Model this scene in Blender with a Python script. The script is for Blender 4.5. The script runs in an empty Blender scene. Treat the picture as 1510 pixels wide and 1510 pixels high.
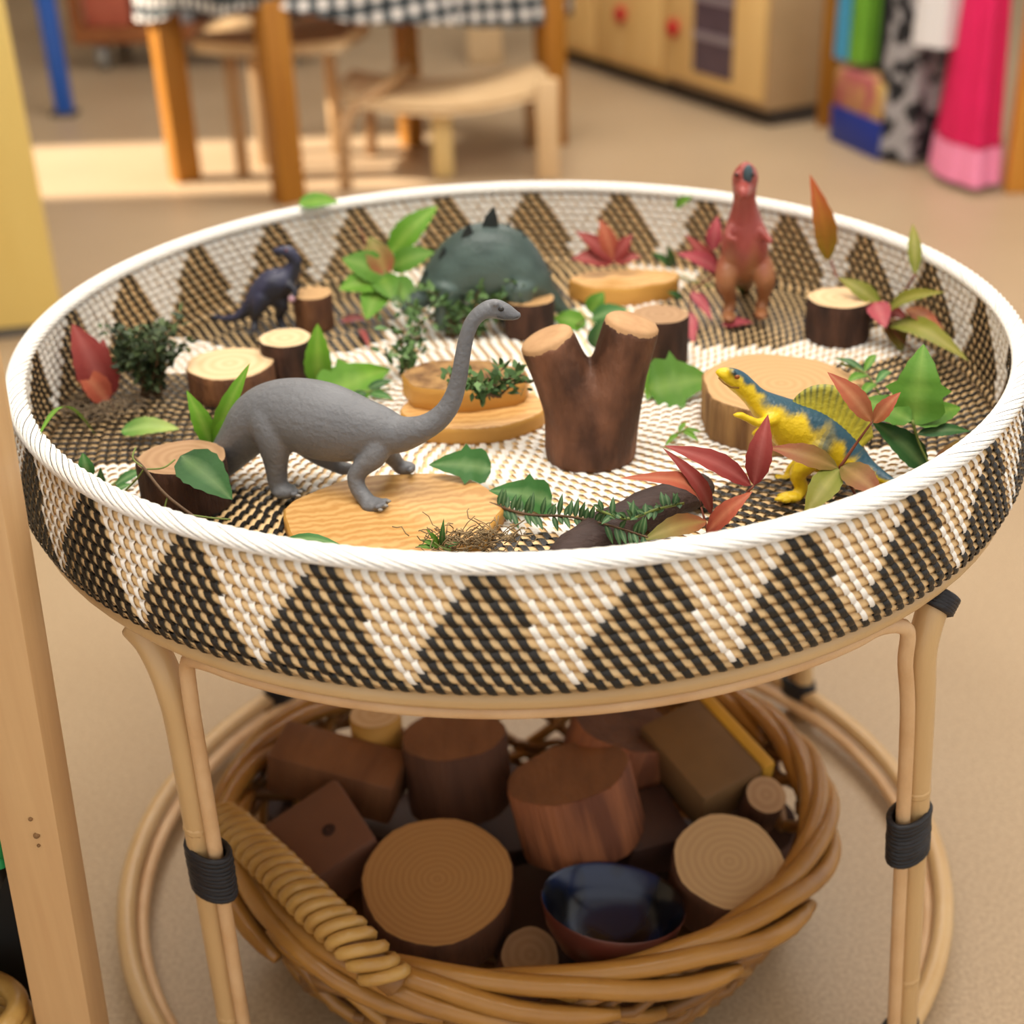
import bpy, bmesh, math, random
import numpy as np
from mathutils import Vector, Matrix, Quaternion
random.seed(7); rng = np.random.default_rng(7)
sc = bpy.context.scene
COL = sc.collection

# ------------------------------------------------------------------ camera
F, TH, YAW, ROLL = 2093.62, .494906641, -.00802821519, -.0339565242      # focal length in pixels of the 1510 frame
RIMZ = .60
CAM = Vector((0, -1.11603888, RIMZ + .421659137))
_f = Vector((math.sin(YAW), math.cos(YAW), 0)); _r = Vector((math.cos(YAW), -math.sin(YAW), 0)); _z = Vector((0, 0, 1))
FW = _f*math.cos(TH) - _z*math.sin(TH); UPV = _f*math.sin(TH) + _z*math.cos(TH)
RI = _r*math.cos(ROLL) + UPV*math.sin(ROLL); UI = UPV*math.cos(ROLL) - _r*math.sin(ROLL)
cam_d = bpy.data.cameras.new('camera'); cam = bpy.data.objects.new('camera', cam_d); COL.objects.link(cam)
m3 = Matrix((RI, UI, -FW)).transposed()
cam.matrix_world = Matrix.Translation(CAM) @ m3.to_4x4()
cam_d.sensor_width = 36; cam_d.sensor_height = 36; cam_d.sensor_fit = 'HORIZONTAL'; cam_d.lens = F/1510*36
cam_d.clip_start = .02; cam_d.clip_end = 60
cam_d.dof.use_dof = True; cam_d.dof.focus_distance = .975; cam_d.dof.aperture_fstop = 4.1
sc.camera = cam

# ------------------------------------------------------------------ world, sun, ceiling lights, exposure
def S(h):
    h = h.lstrip('#'); o = []
    for i in (0, 2, 4):
        v = int(h[i:i+2], 16)/255
        o.append(v/12.92 if v <= .04045 else ((v+.055)/1.055)**2.4)
    return tuple(o)
w = bpy.data.worlds.new('world'); sc.world = w; w.use_nodes = True
bg = w.node_tree.nodes['Background']; bg.inputs[0].default_value = (*S('fffdfa'), 1); bg.inputs[1].default_value = .78
sd = bpy.data.lights.new('sun', 'SUN'); sd.energy = 11.0; sd.angle = .02; sd.color = S('fff0dc')
sun = bpy.data.objects.new('sun', sd); COL.objects.link(sun)
sun.rotation_euler = Vector((1, 0, -.70)).to_track_quat('-Z', 'Y').to_euler()     # through the opening added in the unseen left wall
for (x, y, sx, sy, e) in ((-.05, -.45, 2.4, 1.3, 56), (.2, 2.4, 2.2, 1.2, 54)):
    ld = bpy.data.lights.new('ceiling_panel_light', 'AREA'); ld.shape = 'RECTANGLE'; ld.size = sx; ld.size_y = sy; ld.energy = e; ld.color = S('fffaf2')
    lo = bpy.data.objects.new('ceiling_panel_light', ld); COL.objects.link(lo); lo.location = (x, y, 2.62)
vs = sc.view_settings; vs.view_transform = 'Standard'; vs.look = 'None'; vs.gamma = 1; vs.use_curve_mapping = False; vs.exposure = .41

# ------------------------------------------------------------------ pixels to points
def ray(px, py): return FW + RI*((px-755)/F) - UI*((py-755)/F)
def atz(px, py, z):
    r = ray(px, py); return CAM + r*((z-CAM.z)/r.z)
def aty(px, py, y):
    r = ray(px, py); return CAM + r*((y-CAM.y)/r.y)
def ppm(p): return F/((Vector(p)-CAM).dot(FW))                 # pixels per metre at a point
def atplane(px, py, o, n):
    r = ray(px, py); return CAM + r*((Vector(o)-CAM).dot(n)/r.dot(n))

# ------------------------------------------------------------------ materials
MATS = {}
def mat(name, c1, c2=None, rough=.6, scale=20, stretch=(1, 1, 1), bump=0, bscale=None, spec=.4, kind='noise', detail=4, contrast=.5, rot=None, distort=2.0, coat=0):
    if name in MATS: return MATS[name]
    m = bpy.data.materials.new(name); m.use_nodes = True; nt = m.node_tree; N = nt.nodes; L = nt.links
    b = N['Principled BSDF']; b.inputs['Roughness'].default_value = rough; b.inputs['Specular IOR Level'].default_value = spec
    if coat: b.inputs['Coat Weight'].default_value = coat
    a = S(c1) if isinstance(c1, str) else c1
    b.inputs['Base Color'].default_value = (*a, 1)
    if c2 is not None or bump:
        tc = N.new('ShaderNodeTexCoord'); mp = N.new('ShaderNodeMapping'); mp.inputs['Scale'].default_value = stretch
        if rot: mp.inputs['Rotation'].default_value = rot
        L.new(tc.outputs['Object'], mp.inputs['Vector'])
    if c2 is not None:
        bb = S(c2) if isinstance(c2, str) else c2
        if kind == 'noise':
            t = N.new('ShaderNodeTexNoise'); t.inputs['Scale'].default_value = scale; t.inputs['Detail'].default_value = detail; out = t.outputs['Fac']
        elif kind in ('rings', 'bands'):
            t = N.new('ShaderNodeTexWave'); t.wave_type = 'RINGS' if kind == 'rings' else 'BANDS'
            if kind == 'rings': t.rings_direction = 'Z'
            t.inputs['Scale'].default_value = scale; t.inputs['Distortion'].default_value = distort; t.inputs['Detail'].default_value = 3; t.inputs['Detail Scale'].default_value = 1.2
            out = t.outputs['Fac']
        L.new(mp.outputs[0], t.inputs['Vector'])
        cr = N.new('ShaderNodeValToRGB'); e = cr.color_ramp.elements
        e[0].position = .5-contrast/2; e[1].position = .5+contrast/2; e[0].color = (*a, 1); e[1].color = (*bb, 1)
        L.new(out, cr.inputs[0]); L.new(cr.outputs[0], b.inputs['Base Color'])
    if bump:
        t2 = N.new('ShaderNodeTexNoise'); t2.inputs['Scale'].default_value = bscale or scale*3; t2.inputs['Detail'].default_value = 5
        L.new(mp.outputs[0], t2.inputs['Vector'])
        bp = N.new('ShaderNodeBump'); bp.inputs['Strength'].default_value = bump; bp.inputs['Distance'].default_value = .004
        L.new(t2.outputs['Fac'], bp.inputs['Height']); L.new(bp.outputs[0], b.inputs['Normal'])
    MATS[name] = m; return m
def vcol_mat(name, rough=.5, spec=.3, bump=0, bscale=300, trans=0):
    m = bpy.data.materials.new(name); m.use_nodes = True; N = m.node_tree.nodes; L = m.node_tree.links; b = N['Principled BSDF']
    b.inputs['Roughness'].default_value = rough; b.inputs['Specular IOR Level'].default_value = spec
    a = N.new('ShaderNodeVertexColor'); a.layer_name = 'Col'; L.new(a.outputs[0], b.inputs['Base Color'])
    if trans: b.inputs['Subsurface Weight'].default_value = trans; b.inputs['Subsurface Radius'].default_value = (.002, .003, .001); b.inputs['Subsurface Scale'].default_value = .5
    if bump:
        tc = N.new('ShaderNodeTexCoord'); t2 = N.new('ShaderNodeTexNoise'); t2.inputs['Scale'].default_value = bscale; t2.inputs['Detail'].default_value = 3
        L.new(tc.outputs['Object'], t2.inputs['Vector']); bp = N.new('ShaderNodeBump'); bp.inputs['Strength'].default_value = bump; bp.inputs['Distance'].default_value = .002
        L.new(t2.outputs['Fac'], bp.inputs['Height']); L.new(bp.outputs[0], b.inputs['Normal'])
    MATS[name] = m; return m

# ------------------------------------------------------------------ mesh builder
class MB:
    def __init__(s): s.v = []; s.f = []; s.m = []; s.c = []
    def add(s, vs, fs, mi=0, cols=None):
        o = len(s.v); s.v += [tuple(p) for p in vs]; s.f += [tuple(i+o for i in f) for f in fs]; s.m += [mi]*len(fs)
        if cols is not None: s.c += cols
        return s
    def box(s, lo, hi, mi=0, M=None, bev=0):
        x0, y0, z0 = lo; x1, y1, z1 = hi
        if bev:
            b = min(bev, (x1-x0)*.45, (y1-y0)*.45, (z1-z0)*.45); vs = []
            bm = bmesh.new(); bmesh.ops.create_cube(bm, size=1)
            for q in bm.verts: q.co = Vector(((x0+x1)/2+q.co.x*(x1-x0), (y0+y1)/2+q.co.y*(y1-y0), (z0+z1)/2+q.co.z*(z1-z0)))
            bmesh.ops.bevel(bm, geom=bm.edges[:], offset=b, segments=2, affect='EDGES', profile=.5)
            vs = [q.co.copy() for q in bm.verts]; bm.verts.index_update(); fs = [[q.index for q in f.verts] for f in bm.faces]; bm.free()
        else:
            vs = [Vector(p) for p in ((x0, y0, z0), (x1, y0, z0), (x1, y1, z0), (x0, y1, z0), (x0, y0, z1), (x1, y0, z1), (x1, y1, z1), (x0, y1, z1))]
            fs = [(3, 2, 1, 0), (4, 5, 6, 7), (0, 1, 5, 4), (1, 2, 6, 5), (2, 3, 7, 6), (3, 0, 4, 7)]
        if M is not None: vs = [M @ p for p in vs]
        return s.add(vs, fs, mi)
    def tube(s, pts, rad, seg=8, mi=0, cap=True, side=None, wf=None, closed=False):
        """swept tube; rad a number or list; wf = width factor along `side`"""
        pts = [Vector(p) for p in pts]; n = len(pts)
        if not hasattr(rad, '__len__'): rad = [rad]*n
        if wf is None: wf = [1]*n
        elif not hasattr(wf, '__len__'): wf = [wf]*n
        ns = None; vs = []
        for i, p in enumerate(pts):
            a = pts[i-1] if (i > 0 or closed) else p; b = pts[(i+1) % n] if (i < n-1 or closed) else p
            t = (b-a).normalized()
            if side is not None: u = Vector(side) - t*t.dot(side)
            elif ns is None: u = t.orthogonal()
            else: u = ns - t*t.dot(ns)
            u.normalize(); ns = u; v = t.cross(u)
            for k in range(seg):
                ang = 2*math.pi*k/seg; vs.append(p + (u*math.cos(ang)*wf[i] + v*math.sin(ang))*rad[i])
        fs = []
        for i in range(n if closed else n-1):
            j = (i+1) % n
            for k in range(seg): l = (k+1) % seg; fs.append((i*seg+k, i*seg+l, j*seg+l, j*seg+k))
        if cap and not closed: fs.append(tuple(range(seg-1, -1, -1))); fs.append(tuple((n-1)*seg+k for k in range(seg)))
        return s.add(vs, fs, mi)
    def lathe(s, prof, seg=24, c=(0, 0, 0), mi=0, sx=1, sy=1, M=None, wob=None):
        vs = []; n = len(prof)
        for r, z in prof:
            for k in range(seg):
                a = 2*math.pi*k/seg; q = r*(wob[k] if wob else 1)
                p = Vector((c[0]+q*sx*math.cos(a), c[1]+q*sy*math.sin(a), c[2]+z)); vs.append(M @ p if M is not None else p)
        fs = []
        for i in range(n-1):
            for k in range(seg): l = (k+1) % seg; fs.append((i*seg+k, i*seg+l, (i+1)*seg+l, (i+1)*seg+k))
        return s.add(vs, fs, mi)
    def disc(s, ring, up=True, mi=0):
        n = len(ring); c = sum((Vector(p) for p in ring), Vector())/n
        return s.add(list(ring)+[c], [((k, (k+1) % n, n) if up else ((k+1) % n, k, n)) for k in range(n)], mi)
def spline(pts, n=8):
    """Catmull-Rom through tuples of any length"""
    P = [np.array(p, float) for p in pts]; P = [2*P[0]-P[1]] + P + [2*P[-1]-P[-2]]; out = []
    for i in range(1, len(P)-2):
        for k in range(n):
            t = k/n; a, b, c, d = P[i-1:i+3]
            out.append(.5*((2*b)+(c-a)*t+(2*a-5*b+4*c-d)*t*t+(3*b-a-3*c+d)*t**3))
    out.append(P[-2]); return out

# ------------------------------------------------------------------ objects
def obj(name, mb, mats, parent=None, origin=None, smooth=True, kind=None, label=None):
    o_ = Vector(origin) if origin is not None else Vector((0, 0, 0))
    me = bpy.data.meshes.new(name); me.from_pydata([(p[0]-o_.x, p[1]-o_.y, p[2]-o_.z) for p in mb.v], [], mb.f)
    if not isinstance(mats, (list, tuple)): mats = [mats]
    for m in mats: me.materials.append(m)
    if len(mats) > 1: me.polygons.foreach_set('material_index', mb.m)
    if smooth is True: me.polygons.foreach_set('use_smooth', [True]*len(me.polygons))
    if mb.c:
        ca = me.color_attributes.new('Col', 'FLOAT_COLOR', 'POINT'); ca.data.foreach_set('color', np.array([(*c[:3], 1) for c in mb.c], dtype=np.float32).ravel())
    me.update(); ob = bpy.data.objects.new(name, me); COL.objects.link(ob)
    if parent is not None:
        ob.parent = parent
        if origin is None: ob.matrix_parent_inverse = parent.matrix_basis.inverted()
        # with an origin the mesh is already in the parent's own space
    elif origin is not None: ob.location = o_
    if smooth == 'auto':
        me.polygons.foreach_set('use_smooth', [True]*len(me.polygons))
        try: me.set_sharp_from_angle(angle=math.radians(40))
        except Exception: pass
    if kind: ob['kind'] = kind
    if label: ob['label'] = label
    return ob
def tag(o, label, cat, group=None):
    o['label'] = label; o['category'] = cat
    if group: o['group'] = group
    return o
def thing(name, label, cat, loc=(0, 0, 0), group=None, M=None):
    o = bpy.data.objects.new(name, None); COL.objects.link(o); o.empty_display_size = .02
    if M is not None: o.matrix_basis = M
    else: o.location = loc
    return tag(o, label, cat, group)
def struct(o): o['kind'] = 'structure'; return o
def frame(d, n):
    """matrix with x along d and z near n"""
    x = Vector(d).normalized(); z = Vector(n); z = (z - x*z.dot(x)).normalized(); y = z.cross(x)
    return Matrix((x, y, z)).transposed()
# ------------------------------------------------------------------ the room
TF = .519                                                       # top of the woven tray floor
M_floor = mat('polished_concrete', 'bda688', 'a89072', rough=.42, scale=2.2, contrast=.9, detail=8, spec=.35)
nt = M_floor.node_tree; b = nt.nodes['Principled BSDF']; base = b.inputs['Base Color'].links[0].from_socket
tc = [n for n in nt.nodes if n.type == 'TEX_COORD'][0]; sp = nt.nodes.new('ShaderNodeTexNoise'); sp.inputs['Scale'].default_value = 260; sp.inputs['Detail'].default_value = 4
nt.links.new(tc.outputs['Object'], sp.inputs['Vector']); rr = nt.nodes.new('ShaderNodeValToRGB'); rr.color_ramp.elements[0].position = .35; rr.color_ramp.elements[1].position = .62
rr.color_ramp.elements[0].color = (.62, .58, .55, 1); rr.color_ramp.elements[1].color = (1.1, 1.1, 1.1, 1)
mx = nt.nodes.new('ShaderNodeMix'); mx.data_type = 'RGBA'; mx.blend_type = 'MULTIPLY'; mx.inputs[0].default_value = .55
nt.links.new(sp.outputs['Fac'], rr.inputs[0]); nt.links.new(base, mx.inputs[6]); nt.links.new(rr.outputs[0], mx.inputs[7]); nt.links.new(mx.outputs[2], b.inputs['Base Color'])
struct(obj('floor', MB().box((-4, -2.6, -.1), (4.2, 6.6, 0)), M_floor, smooth=False))
M_wall = mat('painted_wall', 'd8cdb8', 'cfc3ad', rough=.8, scale=3)
struct(obj('wall_back', MB().box((-4, 6.6, 0), (4.2, 6.72, 2.8)), M_wall, smooth=False))
wl = MB(); wy0, wy1, wz0, wz1 = 2.58, 3.22, 1.35, 2.76  # unseen wall added to block the sun; its opening shapes the floor patch
wl.box((-4.12, -2.6, 0), (-4, wy0, 2.8)); wl.box((-4.12, wy1, 0), (-4, 6.72, 2.8)); wl.box((-4.12, wy0, 0), (-4, wy1, wz0)); wl.box((-4.12, wy0, wz1), (-4, wy1, 2.8))
struct(obj('wall_left_sun_block', wl, M_wall, smooth=False))
wf = MB(); wf.box((-4.1, wy0, wz0), (-4.02, wy0+.03, wz1)); wf.box((-4.1, wy1-.03, wz0), (-4.02, wy1, wz1)); wf.box((-4.1, wy0, wz0), (-4.02, wy1, wz0+.03)); wf.box((-4.1, wy0, wz1-.03), (-4.02, wy1, wz1))
struct(obj('window_added', wf, mat('white_paint', 'e8e6e0', rough=.5), smooth=False))
struct(obj('ceiling', MB().box((-4.12, -2.6, 2.8), (4.2, 6.72, 2.9)), mat('ceiling_white', 'ece8df', rough=.9), smooth=False))
# ------------------------------------------------------------------ rattan stand
M_rattan = mat('rattan_pole', 'd2b181', 'bd9661', rough=.38, scale=9, stretch=(1, 1, .25), bump=.15, bscale=120, spec=.5, contrast=.7)
M_rod = mat('rattan_rod', 'dcb88c', 'c69a6a', rough=.42, scale=26, bump=.2, bscale=160, spec=.45, contrast=.6)
M_bind = mat('black_binding', '17161a', '232226', rough=.45, scale=60, bump=.5, bscale=300, stretch=(.2, .2, 1))
stand = thing('rattan_stand', 'round rattan stand with bamboo legs and black bindings under the woven tray', 'table', (0, 0, 0))
def circ_pts(R, z, a0=0, a1=360, n=96): return [(R*math.cos(math.radians(a0+(a1-a0)*k/n)), R*math.sin(math.radians(a0+(a1-a0)*k/n)), z) for k in range(n + (0 if a1-a0 == 360 else 1))]
obj('support_ring', MB().tube(circ_pts(.398, .5035), .0075, 10, closed=True, side=(0, 0, 1)), M_rattan, stand, label='thick rattan hoop carrying the tray')
obj('base_ring', MB().tube(circ_pts(.405, .034), .0095, 10, closed=True, side=(0, 0, 1)), M_rattan, stand)
obj('base_ring', MB().tube(circ_pts(.392, .022), .007, 10, closed=True, side=(0, 0, 1)), M_rod, stand)
for (tx, ty, bx_, by) in ((-.246, -.300, -.255, -.275), (.276, -.285, .318, -.253), (.30, .26, .325, .245), (-.285, .275, -.30, .27)):
    T = Vector((tx, ty, .498)); B = Vector((bx_, by, .0)); out = Vector((tx, ty, 0)).normalized(); tang = Vector((-out.y, out.x, 0))*(1 if tx > 0 else -1)
    if ty > 0: tang = -tang
    tf_ = .62 if tx > 0 else 1.0
    pl = [T + tang*.034*tf_ + Vector((0, 0, -.008)), T + tang*.018*tf_ + Vector((0, 0, -.020)), T + tang*.005 + Vector((0, 0, -.05)), T.lerp(B, .2), T.lerp(B, .5), T.lerp(B, .8), B]
    pts = [Vector(q) for q in spline(pl, 6)]
    rad = [.0108 if i > 8 else .0108+.0006*(8-i)/8 for i in range(len(pts))]
    leg = obj('leg', MB().tube(pts, rad, 12), M_rattan, stand)
    for t in (.36, .78):                                         # bamboo nodes
        p = T.lerp(B, t); d = (B-T).normalized()
        obj('node', MB().tube([p-d*.0035, p-d*.0012, p, p+d*.0012, p+d*.0035], [.0107, .0114, .0109, .0114, .0107], 12), M_rattan, leg)
    # thin rod beside the leg, bent under the support ring
    ins = -tang; o2 = ins*.0165
    az = math.atan2(ty, tx); sgn = 1 if (Vector((-math.sin(az), math.cos(az), 0)).dot(ins) > 0) else -1
    Rr = .392; ar = [(Rr*math.cos(az+sgn*a), Rr*math.sin(az+sgn*a), .4895) for a in (.80, .66, .52, .40, .28, .18, .11)]
    c1 = T + o2 + out*.0 + Vector((0, 0, -.018))
    dn = [c1 + ins*.004, c1 + Vector((0, 0, -.03)), T.lerp(B, .2)+o2*1.0, T.lerp(B, .45)+o2, T.lerp(B, .7)+o2, B+o2]
    rp = [Vector(q) for q in spline(ar+dn, 6)]
    obj('rod', MB().tube(rp, [.0028 if i == 0 else .0056 for i in range(len(rp))], 10), M_rod, stand)
    for t, h in ((.44, .028), (.935, .022)):                      # black bindings round pole and rod
        p = T.lerp(B, t) + o2*.45; d = (B-T).normalized(); bm_ = MB(); nn = 11
        for q in range(nn):
            c = p + d*(h*(q/(nn-1)-.5)*1.45); jit = random.uniform(-.0004, .0004)
            ring = []
            for k in range(20):
                a = 2*math.pi*k/20; ring.append(c + ins*(math.cos(a)*(.0208+jit)) + d.cross(ins)*(math.sin(a)*(.0116+jit)))
            bm_.tube(ring, .0026, 6, closed=True)
        obj('binding', bm_, M_bind, stand, label='black cord binding')
    if not (tx > 0 and ty < 0): continue
    tb = MB()
    for q in range(5):
        c = pts[0].lerp(pts[4], q/4); d = (pts[5]-pts[1]).normalized(); u = d.orthogonal().normalized(); v = d.cross(u)
        tb.tube([c + (u*math.cos(2*math.pi*k/16) + v*math.sin(2*math.pi*k/16))*.0122 for k in range(16)], .003, 6, closed=True)
    obj('binding', tb, M_bind, stand)

# ------------------------------------------------------------------ woven tray
M_white = mat('white_strand', 'f4f0e8', 'e9e2d6', rough=.55, scale=160, bump=.25, bscale=500, stretch=(1, 1, .15))
M_black = mat('black_strand', '16130f', '221d18', rough=.42, scale=160, bump=.25, bscale=500, stretch=(1, 1, .15))
M_coil = mat('natural_coil', 'eccb98', 'dcb67e', rough=.6, scale=60, bump=.25, bscale=400, contrast=.8)
tray = thing('woven_tray', 'round woven tray with black and white triangle pattern and white wrapped rim', 'tray', (0, 0, .512))
TO = (0, 0, .512)
NC, NT, ROWS, RH, AZ0 = 234, 26, 10, .0081, -134.748
def row_r(r): return .4015 + .0065*math.sin(min(1, r/8)*math.pi/2) - (.003 if r == 9 else 0)
def row_z(r): return .5905 - r*RH
for r in range(ROWS):
    R, z = row_r(r), row_z(r)
    obj('coil', MB().tube(circ_pts(R, z, n=180), .0041, 8, closed=True, side=(0, 0, 1), wf=1.0), M_coil, tray)
def stitch_local(wid, lean, inside=True, win=1.0):
    """strip that dives between the coils, passes over one coil and dives again; x outward, y along the rim"""
    vs, fs = [], []
    for sgn in ((1, -1) if inside else (1,)):
        o = len(vs); ts = (-1.42, -1.0, -.4, .4, 1.0, 1.42)
        for t in ts:
            off = (.0049 if abs(t) < .5 else .0040) if abs(t) < 1.4 else .0006
            zz = -t*RH/2; yc = lean*t*sgn
            for q in (-1, 0, 1): vs.append((sgn*(off + (.0007 if q == 0 else 0)), yc + q*wid/2*(1 if sgn > 0 else win), zz))
        for i in range(len(ts)-1):
            for q in range(2):
                a = o+i*3+q; f = (a, a+3, a+4, a+1); fs.append(f if sgn > 0 else f[::-1])
    return vs, fs
def mesh_of(name, vs, fs, m):
    me = bpy.data.meshes.new(name); me.from_pydata(vs, [], fs); me.materials.append(m); me.polygons.foreach_set('use_smooth', [True]*len(fs)); return me
SW = stitch_local(.0046, .0022, win=2.0); SB = stitch_local(.0060, .0024, win=.75)
me_w = mesh_of('white_stitch', *SW, M_white); me_b = mesh_of('black_stitch', *SB, M_black)
rest = MB(); npart = 0
order = []
for r in range(ROWS):
    for j in range(NC):
        az = (j + .5*(r % 2))*360/NC
        u = ((az-AZ0+180/NT) % (360/NT) - 180/NT)/(360/NT)
        blk = abs(u) < .5*(r+1.75)/10.2
        d = abs((az+90+180) % 360 - 180); order.append((d, r, az + random.uniform(-.10, .10), blk))
order.sort(key=lambda q: q[0])
for i, (d, r, az, blk) in enumerate(order):
    a = math.radians(az); R, z = row_r(r), row_z(r)
    if i < 300:
        ob = bpy.data.objects.new('stitch', me_b if blk else me_w); COL.objects.link(ob); ob.parent = tray
        ob.location = (R*math.cos(a), R*math.sin(a), z-TO[2]); ob.rotation_euler = (random.uniform(-.05, .05), 0, a)
    else:
        ca, sa = math.cos(a), math.sin(a); vs, fs = SB if blk else SW
        rest.add([((R+x)*ca - y*sa, (R+x)*sa + y*ca, z+zz) for x, y, zz in vs], fs, 1 if blk else 0)
# the floor of the tray: concentric coils with stitches
fc = MB(); prof = []
nring = 46; pr_ = .3985/nring
for k in range(nring*4+1):
    rr_ = .3985*k/(nring*4); prof.append((max(rr_, .0005), TF - .0022 + .0016*abs(math.sin(math.pi*rr_/pr_))))
fc.lathe(prof, 120)
obj('tray_floor', fc, M_coil, tray)
bd = MB(); bd.lathe([(.001, .5115), (.399, .5115), (.402, .514), (.399, .5155), (.001, .5155)], 96); obj('base', bd, M_coil, tray)
fst_v = [(-1.3, -.0010), (-.6, .0008), (0, .0014), (.6, .0008), (1.3, -.0010)]
for k in range(1, nring):
    rc = (k+.5)*pr_; n = max(6, int(2*math.pi*rc/.0105))
    for j in range(n):
        a = 2*math.pi*(j + .5*(k % 2))/n; deg = math.degrees(a)
        dd = abs((deg + 92 + 22.5) % 45 - 22.5)
        blk = rc > .215 and dd < min(16.5, 4 + 16*(rc-.205)/.09)
        vs = []
        for t, h in fst_v:
            rr_ = rc + t*pr_/2; la = a + t*.0024/rc
            for q in (-1, 1):
                l2 = la + q*(.0024 if blk else .0029)/rc; vs.append((rr_*math.cos(l2), rr_*math.sin(l2), TF+h-.0002))
        rest.add(vs, [(2*i, 2*i+2, 2*i+3, 2*i+1) for i in range(4)], 1 if blk else 0)
obj('stitches', rest, [M_white, M_black], tray, kind='stuff')
# rim: core and slanting white wraps
RA, RB, RR = .0074, .0052, .4005
obj('rim_core', MB().tube(circ_pts(RR, RIMZ+.0012, n=160), RB*.92, 10, closed=True, side=(0, 0, 1)), mat('rim_core', '2a261f', rough=.8), tray)
NW = 250; vs, fs = [], []; nphi = 13; pw = 2*math.pi/NW
for i in range(nphi):
    ph = math.radians(-65 + 290*i/(nphi-1))
    dz = (1-i/(nphi-1))*.085/RR - .04/RR
    for q in (-1, 0, 1):
        hh = .0011 if q == 0 else 0
        rr_ = RR + (RA+hh)*math.cos(ph); zz = RIMZ+.0012 + (RB+hh)*math.sin(ph); d = dz + q*pw*.445
        vs.append((rr_*math.cos(d), rr_*math.sin(d), zz-TO[2]))
for i in range(nphi-1):
    for q in range(2): a = i*3+q; fs.append((a, a+1, a+4, a+3))
M_rim = mat('rim_wrap_white', 'f7f4ee', 'efeae0', rough=.5, scale=120, bump=.2, bscale=420)
me_wrap = mesh_of('rim_wrap', vs, fs, M_rim)
for j in range(NW):
    ob = bpy.data.objects.new('rim_wrap', me_wrap); COL.objects.link(ob); ob.parent = tray; ob.rotation_euler = (0, 0, j*pw + random.uniform(-.0009, .0009))
# ------------------------------------------------------------------ logs and wood slices
M_bark = mat('dark_bark', '513425', '2b1911', rough=.85, scale=24, stretch=(3, 3, .8), bump=.9, bscale=80, contrast=.35)
M_bark2 = mat('brown_bark', '805636', '4a2d1e', rough=.8, scale=26, stretch=(2, 2, .7), bump=.9, bscale=80, contrast=.35)
M_bark3 = mat('pale_bark', 'a8814f', '6d4c2c', rough=.85, scale=22, stretch=(3, 3, .35), bump=1.0, bscale=60, contrast=.3)
M_red = mat('red_bark', 'a5653e', '6b3c25', rough=.75, scale=16, stretch=(3, 3, .35), bump=1.0, bscale=60, contrast=.3)
M_end = mat('cut_wood', 'c09868', 'b88f5e', rough=.7, kind='rings', scale=42, distort=1.6, contrast=.9)
M_end2 = mat('pale_cut_wood', 'dec096', 'd5b184', rough=.7, kind='rings', scale=30, distort=1.8, contrast=.9)
M_end3 = mat('weathered_cut_wood', 'aa8763', '9f7b58', rough=.75, kind='rings', scale=40, distort=2, contrast=.9)
M_ring = mat('ringed_cut_wood', 'ad824e', 'a27646', rough=.6, kind='rings', scale=58, distort=1.6, contrast=1.0)
M_olive = mat('olive_wood', 'd3a668', 'be8c4e', rough=.5, kind='bands', scale=34, distort=9, contrast=1.0, rot=(0, 0, 1.35))
M_olive_side = mat('olive_wood_side', 'd6a352', 'b27d35', rough=.55, scale=18, stretch=(1, 1, 4), contrast=.8)
M_mid = mat('brown_block_wood', '8a5c3a', '6d4429', rough=.6, scale=12, stretch=(4, 1, 1), bump=.25, bscale=60)
def log(name, label, cat, c, rx, ry, h, bark, end, M=None, seg=28, wob=.05, dome=0, group=None, taper=1.0, rim=None):
    """upright log standing at c (its base); M tilts it about its base"""
    mm = Matrix.Translation(c) @ (M.to_4x4() if M is not None else Matrix.Identity(4))
    t = thing(name, label, cat, M=mm, group=group)
    ph = [random.uniform(0, 6.28) for _ in range(3)]
    wb = [1+wob*(.5*math.sin(2*2*math.pi*k/seg+ph[0])+.35*math.sin(3*2*math.pi*k/seg+ph[1])+.3*math.sin(7*2*math.pi*k/seg+ph[2])) for k in range(seg)]
    bevel = min(.0022, h*.12); s = MB()
    prof = [(1-.02, 0), (1, bevel), (1.0, h*.35), (1+(taper-1)*.6, h*.7), (taper, h-bevel), (taper*.975, h-bevel*.1)]
    s.lathe(prof, seg, sx=rx, sy=ry, wob=wb)
    s.disc([s.v[k] for k in range(seg)], up=False)
    obj('bark', s, bark, t, origin=(0, 0, 0))
    top = [Vector((p[0], p[1], h)) for p in s.v[5*seg:6*seg]]
    e = MB(); n = len(top)
    rings = [top, [p*.94 + Vector((0, 0, h*.06+dome*.35)) for p in top], [Vector((p.x*.5, p.y*.5, h+dome)) for p in top]]
    e.add([q for r_ in rings for q in r_], [(r_*n+k, r_*n+(k+1) % n, (r_+1)*n+(k+1) % n, (r_+1)*n+k) for r_ in range(2) for k in range(n)])
    e.disc(rings[2])
    obj('cut_face', e, end, t, origin=(0, 0, 0))
    return t
def std(px0, px1, ptop, pbot, zb=TF, ratio=1.0):
    """base centre, radius and height of an upright cylinder from its outline: side edges px0/px1, front bottom edge pbot, front top edge ptop"""
    xm = (px0+px1)/2
    fr = atz(xm, pbot, zb); k = ppm(fr); r = (px1-px0)/2/k*1.02; c = Vector((fr.x, fr.y + r*ratio, zb))
    ft = aty(xm, ptop, fr.y); return c, r, ft.z - zb
def std_log(name, label, cat, px0, px1, ptop, pbot, bark, end, ratio=1.0, **kw):
    c, r, h = std(px0, px1, ptop, pbot, ratio=ratio); return log(name, label, cat, c, r, r*ratio, h, bark, end, **kw)

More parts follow.
